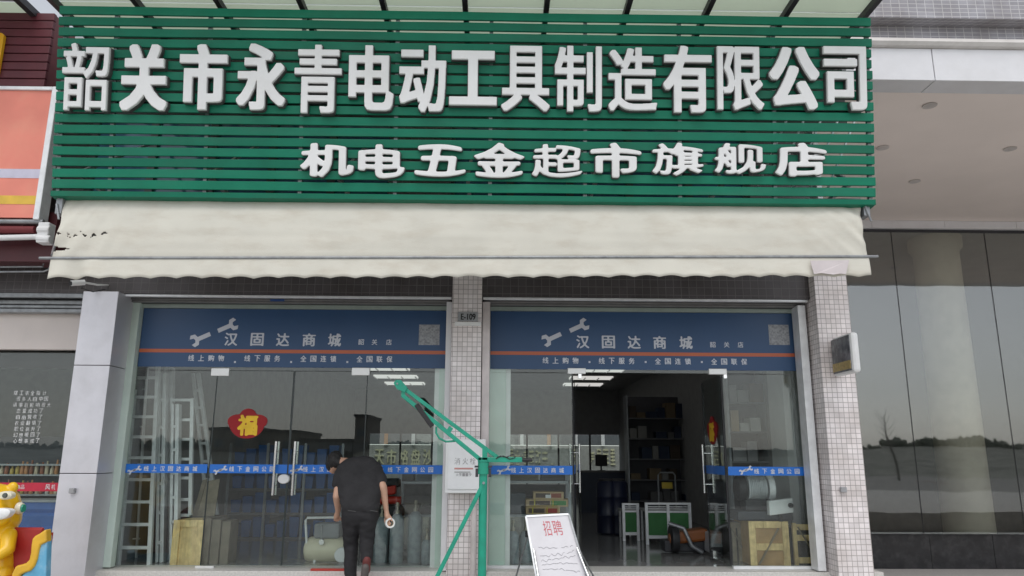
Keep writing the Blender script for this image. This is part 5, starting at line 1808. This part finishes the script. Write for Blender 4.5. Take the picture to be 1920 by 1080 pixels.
# welding rod boxes
rodz = P(800, 964, 10.62).z + .001
for i, (px0, px1, py0, py1, lab, c2) in enumerate(((986, 1050, 946, 960, 'lowest welding rod box with a red end on the shelf', (.40, .05, .04)), (986, 1068, 931, 945, 'middle welding rod box with a green mark, longest of three', (.07, .26, .08)), (1000, 1057, 917, 930, 'topmost welding rod box with a white sticker', (.35, .10, .06)))):
    Y = 10.64
    a, b_ = P(px0, py0, Y), P(px1, py1, Y)
    h = .098
    z0 = rodz + i * (h + .002)
    t = thing('welding_rod_box', lab, 'box', ((a.x + b_.x) / 2, Y, z0), 'welding rod boxes on the shelf')
    B(a.x, b_.x, Y, Y + .3, z0, z0 + h).build('box', M_CARD, t, bevel=.004)
    L = b_.x - a.x
    B(a.x + L * .08, a.x + L * .55, Y - .004, Y - .001, z0 + .02, z0 + h - .02).build('dark_print', mat('brown_print', (.09, .06, .045), .6), t)
    B(a.x + L * .58, a.x + L * .92, Y - .004, Y - .001, z0 + .02, z0 + h - .02).build('colour_print', mat('print_%d' % i, c2, .6), t)
    if i < 2:
        for s_ in (.20, .62):
            B(a.x + L * s_ - .008, a.x + L * s_ + .008, Y - .007, Y - .0045, z0, z0 + h + .001).build('strap', mat('yellow_strap', (.6, .5, .05), .5), t)
    else:
        B(a.x + L * .40, a.x + L * .58, Y - .007, Y - .0045, z0 + .015, z0 + h * .6).build('white_sticker', M_WHITE, t)

# green office partitions seen through the open door
def partition(label, px0, px1, py0, py1, Y, nb_):
    a, b_ = P(px0, py0, Y), P(px1, py1, Y)
    t = thing('desk_partition', label, 'partition', ((a.x + b_.x) / 2, Y, 0), 'green office partitions inside the shop')
    M_GP = mat('green_fabric', (.06, .20, .07), .85)
    z0, z1 = 0.12, a.z
    w = (b_.x - a.x) / nb_
    for i in range(nb_):
        B(a.x + w * i + .025, a.x + w * (i + 1) - .025, Y + .015, Y + .03, z0 + .02, z0 + (z1 - z0) * .74).build('fabric_panel', M_GP, t)
        for k in range(3):
            z = z0 + (z1 - z0) * (.78 + .07 * k)
            B(a.x + w * i + .025, a.x + w * (i + 1) - .025, Y + .005, Y + .04, z, z + .012).build('slat', M_ALU, t)
    for i in range(nb_ + 1):
        B(a.x + w * i - .022, a.x + w * i + .022, Y, Y + .045, 0, z1 - .003).build('post', M_ALU, t)
    B(a.x - .022, b_.x + .022, Y - .003, Y + .048, z1 - .002, z1 + .03).build('top_rail', M_ALU, t)
    B(a.x + .025, b_.x - .025, Y + .002, Y + .043, z0 - .03, z0 + .018).build('bottom_rail', M_ALU, t)
    z = z0 + (z1 - z0) * .745
    B(a.x + .025, b_.x - .025, Y + .002, Y + .043, z, z + .025).build('mid_rail', M_ALU, t)
    B(a.x, b_.x, Y + .05, Y + .65, z1 - .12, z1 - .09).build('desk_top', M_PLASTER, t)
    B(a.x + .02, a.x + .05, Y + .6, Y + .64, 0, z1 - .121).build('leg', M_ALU, t)
    B(b_.x - .05, b_.x - .02, Y + .6, Y + .64, 0, z1 - .121).build('leg', M_ALU, t)


partition('green double office partition facing the open door', 1212, 1297, 946, 1036, 12.4, 2)
partition('narrow green office partition left of the double one', 1169, 1198, 947, 1026, 12.9, 1)
o = thing('file_box', 'blue file box on the green double partition desk', 'box', P(1280, 945, 12.7))
zz = 0
a = P(1262, 944, 12.6)
tz = P(1212, 946, 12.4).z - .089
B(a.x, a.x + .35, 12.55, 12.85, tz, tz + .28).build('box', mat('blue_plastic', (.03, .08, .25), .5), o, bevel=.01)
o.location = (0, 0, 0)
o.location = Vector((0, 0, 0))

# orange floor machine
YO = 11.4
x = P(1285, 1040, YO).x
om = thing('floor_machine', 'orange machine with black tyre lying inside the open doorway', 'machine', (x, YO, 0))
MB().obox((x + .05, YO, .24), (.26, 0, .03), (0, .16, 0), (0, 0, .085)).build('hood', mat('orange_enamel', (.27, .085, .02), .4), om, bevel=.04)
MB().lathe([(.10, -.06), (.19, -.05), (.20, 0), (.19, .05), (.10, .06)], (x - .17, YO - .05, .20), 22, 'X').build('tyre', M_BLACK, om, smooth=True)
MB().lathe([(.07, -.075), (.075, -.055), (.075, .075)], (x - .17, YO - .05, .20), 18, 'X').build('rim', MATS['orange_enamel'], om, smooth=True)
MB().obox((x - .02, YO + .05, .10), (.3, 0, 0), (0, .15, 0), (0, 0, .08)).build('chassis', M_DARKSTEEL, om, bevel=.02)
MB().tube([(x - .25, YO - .1, .42), (x - .05, YO - .18, .36), (x + .05, YO - .2, .12), (x + .2, YO - .2, .03)], .03, 10).build('hose', M_STEEL, om, smooth=True)

# light grey cabinet machine just behind the right leaf
YW = 10.95
a, b_ = P(1332, 1000, YW), P(1366, 1063, YW)
wm = thing('power_cabinet', 'light grey power unit with dark band behind the open right door', 'machine', ((a.x + b_.x) / 2, YW, 0))
B(a.x, b_.x, YW, YW + .4, .04, a.z).build('body', mat('light_grey_enamel', (.42, .43, .44), .4), wm, bevel=.02)
zm = P(1345, 1034, YW).z
B(a.x - .02, b_.x + .02, YW - .015, YW - .002, zm - .05, zm + .06).build('dark_band', M_BLACK, wm)
for x in (a.x + .05, b_.x - .05):
    MB().lathe([(.04, -.02), (.04, .02)], (x, YW + .05, .041), 14, 'X').build('wheel', M_BLACK, wm)

# crates, motor and machine behind the right pane
a, b_ = P(1402, 977, 10.15), P(1482, 1062, 10.15)
zc1_ = a.z
crate('wooden_crate', 'big pale wooden crate with a diagonal brace behind the right pane', a.x, b_.x, 10.12, 10.8, 0, a.z, M_WOOD, diag=True, ins=mat('orange_plywood', (.46, .28, .12), .7, var=.15))
a2, b2 = P(1486, 988, 10.2), P(1538, 1062, 10.2)
t = thing('open_crate', 'open slatted crate with dark gaps next to the right jamb', 'crate', ((a2.x + b2.x) / 2, 10.3, 0))
for z in (.02, .30, a2.z - .04):
    B(a2.x + .052, b2.x, 10.2, 10.22, z, z + .075).build('slat', M_WOOD, t, bevel=.003)
B(a2.x, a2.x + .05, 10.198, 10.24, 0, a2.z + .05).build('post', M_WOOD, t, bevel=.003)
B(b2.x - .06, b2.x, 10.222, 10.26, 0, a2.z).build('post', M_WOOD, t, bevel=.003)
MB().bar((a2.x + .06, 10.188, a2.z), (b2.x - .02, 10.188, .05), .008, .06, up=(0, 1, 0)).build('brace', M_WOODG, t)
B(a2.x + .03, b2.x, 10.3, 10.8, 0, a2.z - .02).build('inner_box', mat('dark_packing', (.07, .06, .055), .8), t)
a3, b3 = P(1370, 980, 10.5), P(1402, 1062, 10.5)
t = thing('weathered_crate', 'weathered dark wooden crate left of the big pale crate', 'crate', ((a3.x + b3.x) / 2, 10.6, 0))
B(a3.x, b3.x - .01, 10.55, 10.95, 0, a3.z).build('panel', MATS['dark_packing'], t)
for x in (a3.x + .02, (a3.x + b3.x) / 2):
    B(x, x + .05, 10.525, 10.548, 0, a3.z).build('batten', M_WOODG, t)
MB().bar((a3.x, 10.515, .45), (b3.x - .02, 10.515, .12), .008, .05, up=(0, 1, 0)).build('brace', M_WOODG, t)
B(a3.x, b3.x - .012, 10.52, 10.55, a3.z - .07, a3.z + .0).build('top_batten', M_WOODG, t)

YMM = 10.35
zc2 = zc1_ + .002
mt = thing('electric_motor', 'grey electric motor on a dark machine frame above the pale crate', 'motor', (P(1415, 970, YMM).x, YMM, zc2))
m0, m1 = P(1398, 915, YMM), P(1432, 915, YMM)
rm_ = .165
mb = MB().lathe([(.10, m0.x - .02), (rm_, m0.x), (rm_, m1.x), (.12, m1.x + .02)], (0, YMM, m0.z), 26, 'X')
mb.build('body', mat('silver_enamel', (.52, .54, .56), .4, .3), mt, smooth=True)
for k in range(9):
    x = m0.x + .03 + (m1.x - m0.x - .06) * k / 8
    MB().lathe([(rm_ + .001, x - .004), (rm_ + .012, x - .003), (rm_ + .012, x + .003), (rm_ + .001, x + .004)], (0, YMM, m0.z), 26, 'X').build('fin', MATS['silver_enamel'], mt)
MB().lathe([(.15, m0.x - .13), (.17, m0.x - .1), (.17, m0.x - .025)], (0, YMM, m0.z), 24, 'X').build('fan_cover', M_BLACK, mt, smooth=True)
MB().lathe([(.17, m1.x + .025), (.185, m1.x + .05), (.185, m1.x + .10), (.1, m1.x + .12)], (0, YMM, m0.z), 24, 'X').build('end_flange', M_ALU, mt, smooth=True)
B(m0.x - .05, m1.x + .05, YMM - .12, YMM + .12, m0.z - rm_ - .12, m0.z - rm_ + .02).build('foot', M_DARKSTEEL, mt, bevel=.01)
B(P(1375, 960, YMM).x, P(1478, 960, YMM).x, YMM - .18, YMM + .3, zc2, m0.z - rm_ - .122).build('frame', mat('blue_black_enamel', (.03, .035, .045), .4), mt, bevel=.02)
w0, w1 = P(1425, 936, YMM + .05), P(1470, 958, YMM + .05)
wb = thing('control_panel', 'white tilted control box right of the electric motor', 'box', ((w0.x + w1.x) / 2, YMM + .1, zc2))
MB().obox(((w0.x + w1.x) / 2, YMM - .24, (w0.z + w1.z) / 2), ((w1.x - w0.x) / 2, 0, .02), (0, .05, 0), (0, 0, .09)).build('casing', M_WHITE, wb, bevel=.008)
MB().lathe([(.03, -.02), (.03, .02)], (w1.x - .04, YMM - .31, (w0.z + w1.z) / 2 + .02), 14, 'Y').build('knob', M_BLACK, wb)
MB().bar(((w0.x + w1.x) / 2, YMM - .24, zc2), ((w0.x + w1.x) / 2, YMM - .24, w1.z + .02), .04, .04, up=(0, 1, 0)).build('stem', M_BLACK, wb)

# goods shelves along the right wall, deep inside
for r_i, (pxa, pxb, Y) in enumerate(((1180, 1325, 17.0), (1372, 1440, 11.7))):
    x0, x1 = P(pxa, 850, Y).x, P(pxb, 850, Y).x
    t = thing('goods_rack', ('dim rack of goods deep inside beyond the open door', 'rack of white packets behind the right pane')[r_i], 'rack', ((x0 + x1) / 2, Y, 0), 'racks of goods along the wall')
    zs_ = [.4, .85, 1.3, 1.75, 2.2]
    for z in zs_:
        B(x0, x1, Y, Y + .4, z - .025, z).build('board', mat('rack_dark', (.16, .16, .17), .6), t)
    B(x0, x1, Y + .41, Y + .43, 0, 2.7).build('back_panel', MATS['shelf_back'], t)
    for x in (x0 - .02, x1 + .02):
        B(x - .018, x + .018, Y, Y + .4, 0, 2.7).build('upright', M_SHF, t)
    for si, z in enumerate(zs_):
        x = x0 + .03
        k = 0
        while x < x1 - .2:
            w, h = random.uniform(.10, .26), random.uniform(.12, .34)
            if random.random() < .8:
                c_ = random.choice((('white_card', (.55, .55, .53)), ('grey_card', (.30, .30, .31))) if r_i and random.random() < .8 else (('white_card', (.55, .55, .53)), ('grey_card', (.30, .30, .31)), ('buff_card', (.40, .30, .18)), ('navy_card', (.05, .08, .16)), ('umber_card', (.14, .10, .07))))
                o = B(x, x + w, Y + .03, Y + .35, z + .001, z + h).build('goods_box', mat(c_[0] + ('' if r_i else '_painted_gloom'), c_[1] if r_i else tuple(q_ * .45 for q_ in c_[1]), .7), None)  # deep rack reuses the card colours darkened, indoor gloom painted in
                k += 1
                tag(o, '%s goods box on the %s shelf of the %s rack' % (c_[0].split('_')[0], ('lowest', 'second', 'third', 'fourth', 'top')[si], ('deep dim', 'right pane')[r_i]), 'box', 'boxes on the goods racks')
            x += w + .02

# counter with monitor and yellow tag in the middle of the shop
YT = 19.0
x0, x1 = P(1090, 930, YT).x, P(1190, 930, YT).x
t = thing('cash_counter', 'dark cash counter at the back of the shop', 'counter', ((x0 + x1) / 2, YT, 0))
B(x0, x1, YT, YT + .7, 0, .95).build('body', mat('navy_laminate', (.03, .04, .07), .5), t)
B(x0 - .03, x1 + .03, YT - .03, YT + .73, .952, .99).build('counter_top', mat('dark_laminate', (.05, .05, .05), .3), t)
mo = thing('monitor', 'black monitor standing on the dark cash counter', 'monitor', (P(1131, 890, YT).x, YT + .3, .99))
x = P(1131, 890, YT).x
B(x - .15, x + .15, YT + .3, YT + .33, 1.10, 1.38).build('screen', M_BLACK, mo, bevel=.008)
B(x - .02, x + .02, YT + .335, YT + .36, .991, 1.2).build('stem', M_BLACK, mo)
B(x - .1, x + .1, YT + .25, YT + .42, .990, 1.0).build('foot', M_BLACK, mo)
YHT = 14.5
ht = thing('hand_truck', 'grey hand truck with a yellow tag inside the doorway', 'hand truck', (P(1250, 950, YHT).x, YHT, 0))
x0, x1 = P(1234, 900, YHT).x, P(1266, 900, YHT).x
zt = P(1250, 886, YHT).z
MB().tube([(x0, YHT, .12), (x0, YHT, zt - .05), (x0 + .04, YHT, zt), (x1 - .04, YHT, zt), (x1, YHT, zt - .05), (x1, YHT, .12)], .016, 10).build('frame', M_STEEL, ht, smooth=True)
B(x0, x1, YHT - .25, YHT, .10, .12).build('toe_plate', M_STEEL, ht)
for x in (x0 - .03, x1 + .03):
    MB().lathe([(.1, -.02), (.1, .02)], (x, YHT + .05, .101), 16, 'X').build('wheel', M_BLACK, ht)
B((x0 + x1) / 2 - .1, (x0 + x1) / 2 + .1, YHT - .03, YHT - .017, P(1240, 916, YHT).z, P(1240, 904, YHT).z).build('yellow_tag', mat('tag_yellow', (.55, .40, .04), .5), ht)
YBB = 14.0
for i, px in enumerate((1140, 1158)):
    x = P(px, 980, YBB).x
    t = thing('plastic_barrel', ('dark blue barrel, left of two in the doorway', 'dark blue barrel, right of two in the doorway')[i], 'barrel', (x, YBB, 0), 'dark blue barrels')
    MB().lathe([(.17, 0), (.2, .03), (.2, .3), (.21, .32), (.2, .34), (.2, .62), (.21, .64), (.2, .66), (.2, .88), (.17, .92)], (x, YBB, 0), 20).build('body', mat('dark_blue_plastic', (.008, .012, .035), .4), t, smooth=True)
    MB().lathe([(.16, .921), (.16, .95), (.14, .96)], (x, YBB, 0), 20).build('lid', M_BLACK, t, smooth=True)

# ================================================================ YARD BEHIND THE SHOP, seen through the back windows
yb = thing('rear_building', 'grey rear building with pale lettering seen through the back windows', 'building', (0, 31, 0))
B(-14, 16, 31, 31.5, -.69, 1.72).build('wall', mat('grey_render', (.36, .36, .34), .8), yb)
zr = P(960, 834, 31).z
for i in range(22):
    x = -9 + i * 1.1
    B(x, x + .14, 30.9, 30.99, zr, 3.4).build('pilaster', mat('orange_render', (.50, .24, .09), .7) if i % 3 == 1 else M_WHITE, yb)
B(-14, 16, 31.001, 31.4, zr + .001, 4.2).build('upper_wall', mat('dark_render', (.14, .15, .16), .6), yb)
mb = MB()
for s, pa, pb in (('天市格盘沙后', 702, 838), ('居仓信笨改中心', 952, 1042), ('端号目里', 1104, 1156)):
    w = (pb - pa) / len(s)
    for i, ch in enumerate(s):
        px = pa + w * i
        put_glyph(mb, ch, flat(30.995), P(px, 850, 31).x, P(px + w * .86, 850, 31).x, P(px, 872, 31).z, P(px, 842, 31).z, 0, .05, .02)
mb.build('lettering', mat('pale_yellow_letters', (.62, .60, .40), .6), yb)

# ================================================================ ACROSS THE STREET (mirrored in the glass)
def mirror(px, py, Yv, Yg=YG):     # where a thing stands whose mirror image shows at px, py
    p = P(px, py, Yv)
    return Vector((p.x, 2 * Yg - p.y, p.z))


for i, (pa, pb, py, Yv, lab) in enumerate(((395, 470, 806, 95, 'low dark grey block across the street'), (472, 560, 812, 99, 'flat-roofed dark block across the street'), (560, 660, 826, 97, 'long low dark block across the street'), (668, 690, 782, 112, 'slim distant tower mirrored in the glass door'), (200, 390, 838, 96, 'wide low dark block across the street'), (700, 850, 842, 100, 'far low block across the street by the tower'), (900, 1500, 845, 105, 'very long low block across the street'))):
    a, b_ = mirror(pa, py, Yv), mirror(pb, py, Yv)
    t = thing('street_building', lab, 'building', ((a.x + b_.x) / 2, a.y, -.7), 'buildings across the street')
    cw = mat(('dark_brick', 'brown_render', 'slate_render')[i % 3], ((.26, .24, .22), (.30, .27, .24), (.20, .21, .22))[i % 3], .8)
    B(a.x, b_.x, a.y - 12, a.y, -.7, a.z).build('wall', cw, t)
    B(a.x - .2, b_.x + .2, a.y - 12, a.y + .2, a.z + .002, a.z + .35).build('roof', M_DARKSTEEL, t)
    nw = max(1, int((b_.x - a.x) / 2.2))
    nf = max(1, int((a.z + .4) / 1.9))
    for f_ in range(nf):
        for k in range(nw):
            x = a.x + (b_.x - a.x) * (k + .5) / nw
            B(x - .5, x + .5, a.y + .003, a.y + .05, .1 + f_ * 1.9, 1.0 + f_ * 1.9).build('window', M_UPWIN, t)
# wooded ridge behind, and a crowd of distant trees on it
mb = MB()
NR = 160
vs = []
for i in range(NR + 1):
    x = -330 + 660 * i / NR
    h = 3.2 + 2.4 * noise.noise(Vector((x * .012, 0, 1))) + 1.2 * noise.noise(Vector((x * .04, 3, 1))) + (2.5 if x > 40 else 0) * min(1, (x - 40) / 60 if x > 40 else 0)
    h *= .62
    vs += [(x, -46 - 5 * noise.noise(Vector((x * .03, 8, 1))), -.75), (x, -92, max(h, .6)), (x, -140, -.75)]
fs = []
for i in range(NR):
    for k in range(2):
        fs.append((i * 3 + k, i * 3 + 3 + k, i * 3 + 4 + k, i * 3 + k + 1))
tag(mb.add(vs, fs).build('hill', mat('hazed_hill_scrub', (.17, .175, .155), .95, var=.4, vscale=.3)), kind='structure')  # scrub colour lightened to stand in for distance haze
mb = MB()
for i in range(520):
    x = random.uniform(-160, 160)
    k = int((x + 330) / 660 * NR)
    z = vs[k * 3 + 1][2] - .6
    r = random.uniform(.4, 1.0) * (1 + .9 * noise.noise(Vector((x * .05, 1, 1))))
    for j in range(5):
        c = Vector((x + random.uniform(-1, 1) * r, -91 + random.uniform(-3, 3), z + r * random.uniform(.2, 1.1)))
        prof = [(math.cos(R(k2)) * r * .6, math.sin(R(k2)) * r * .55) for k2 in (-80, -30, 30, 80)]
        tt = MB().lathe(prof, c, 7)
        mb.add([v + Vector((random.uniform(-.2, .2), 0, random.uniform(-.25, .25))) * r for v in tt.v], tt.f)
tag(mb.build('distant_wood', mat('dark_foliage', (.09, .105, .08), .9, var=.4, vscale=1)), 'dark distant wood along the ridge mirrored in the right glass wall', 'wood', kind='stuff')
# red hoarding and white wall mirrored in the dark glass
a, b_ = mirror(1720, 905, 60, YR), mirror(1782, 925, 60, YR)
o = B(a.x, b_.x, a.y - .2, a.y, -.7, a.z).build('hoarding', mat('red_hoarding', (.22, .03, .025), .7))
tag(o, 'red hoarding across the street mirrored in the dark glass', 'hoarding')
a, b_ = mirror(1600, 905, 70, YR), mirror(1700, 925, 70, YR)
o = B(a.x, b_.x, a.y - .2, a.y, -.7, a.z).build('boundary_wall', M_WHITE)
tag(o, 'white boundary wall across the street mirrored in the dark glass', 'wall')
# bare tree in front of the hill
a = mirror(1690, 950, 62, YR)
t = thing('bare_tree', 'leaning bare tree across the street mirrored in the dark glass', 'tree', (a.x, a.y, -.7))
M_BARK = mat('bark', (.13, .12, .11), .9)
MB().tube([(a.x, a.y, -.7), (a.x - .15, a.y, 1.5), (a.x - .5, a.y, 3.2), (a.x - .7, a.y, 4.6)], [.09, .07, .05, .02], 10).build('trunk', M_BARK, t, smooth=True)
mb = MB()
for k in range(16):
    z = 1.4 + k * .2
    s_ = random.choice((-1, 1))
    p0 = Vector((a.x - .15 - (z - 1.5) * .19, a.y, z))
    p1 = p0 + Vector((s_ * random.uniform(.4, .9), random.uniform(-.5, .5), random.uniform(.5, 1.1)))
    mb.tube([p0, p0.lerp(p1, .5) + Vector((0, 0, -.08)), p1], [.022, .015, .006], 6)
mb.build('crown', M_BARK, t)
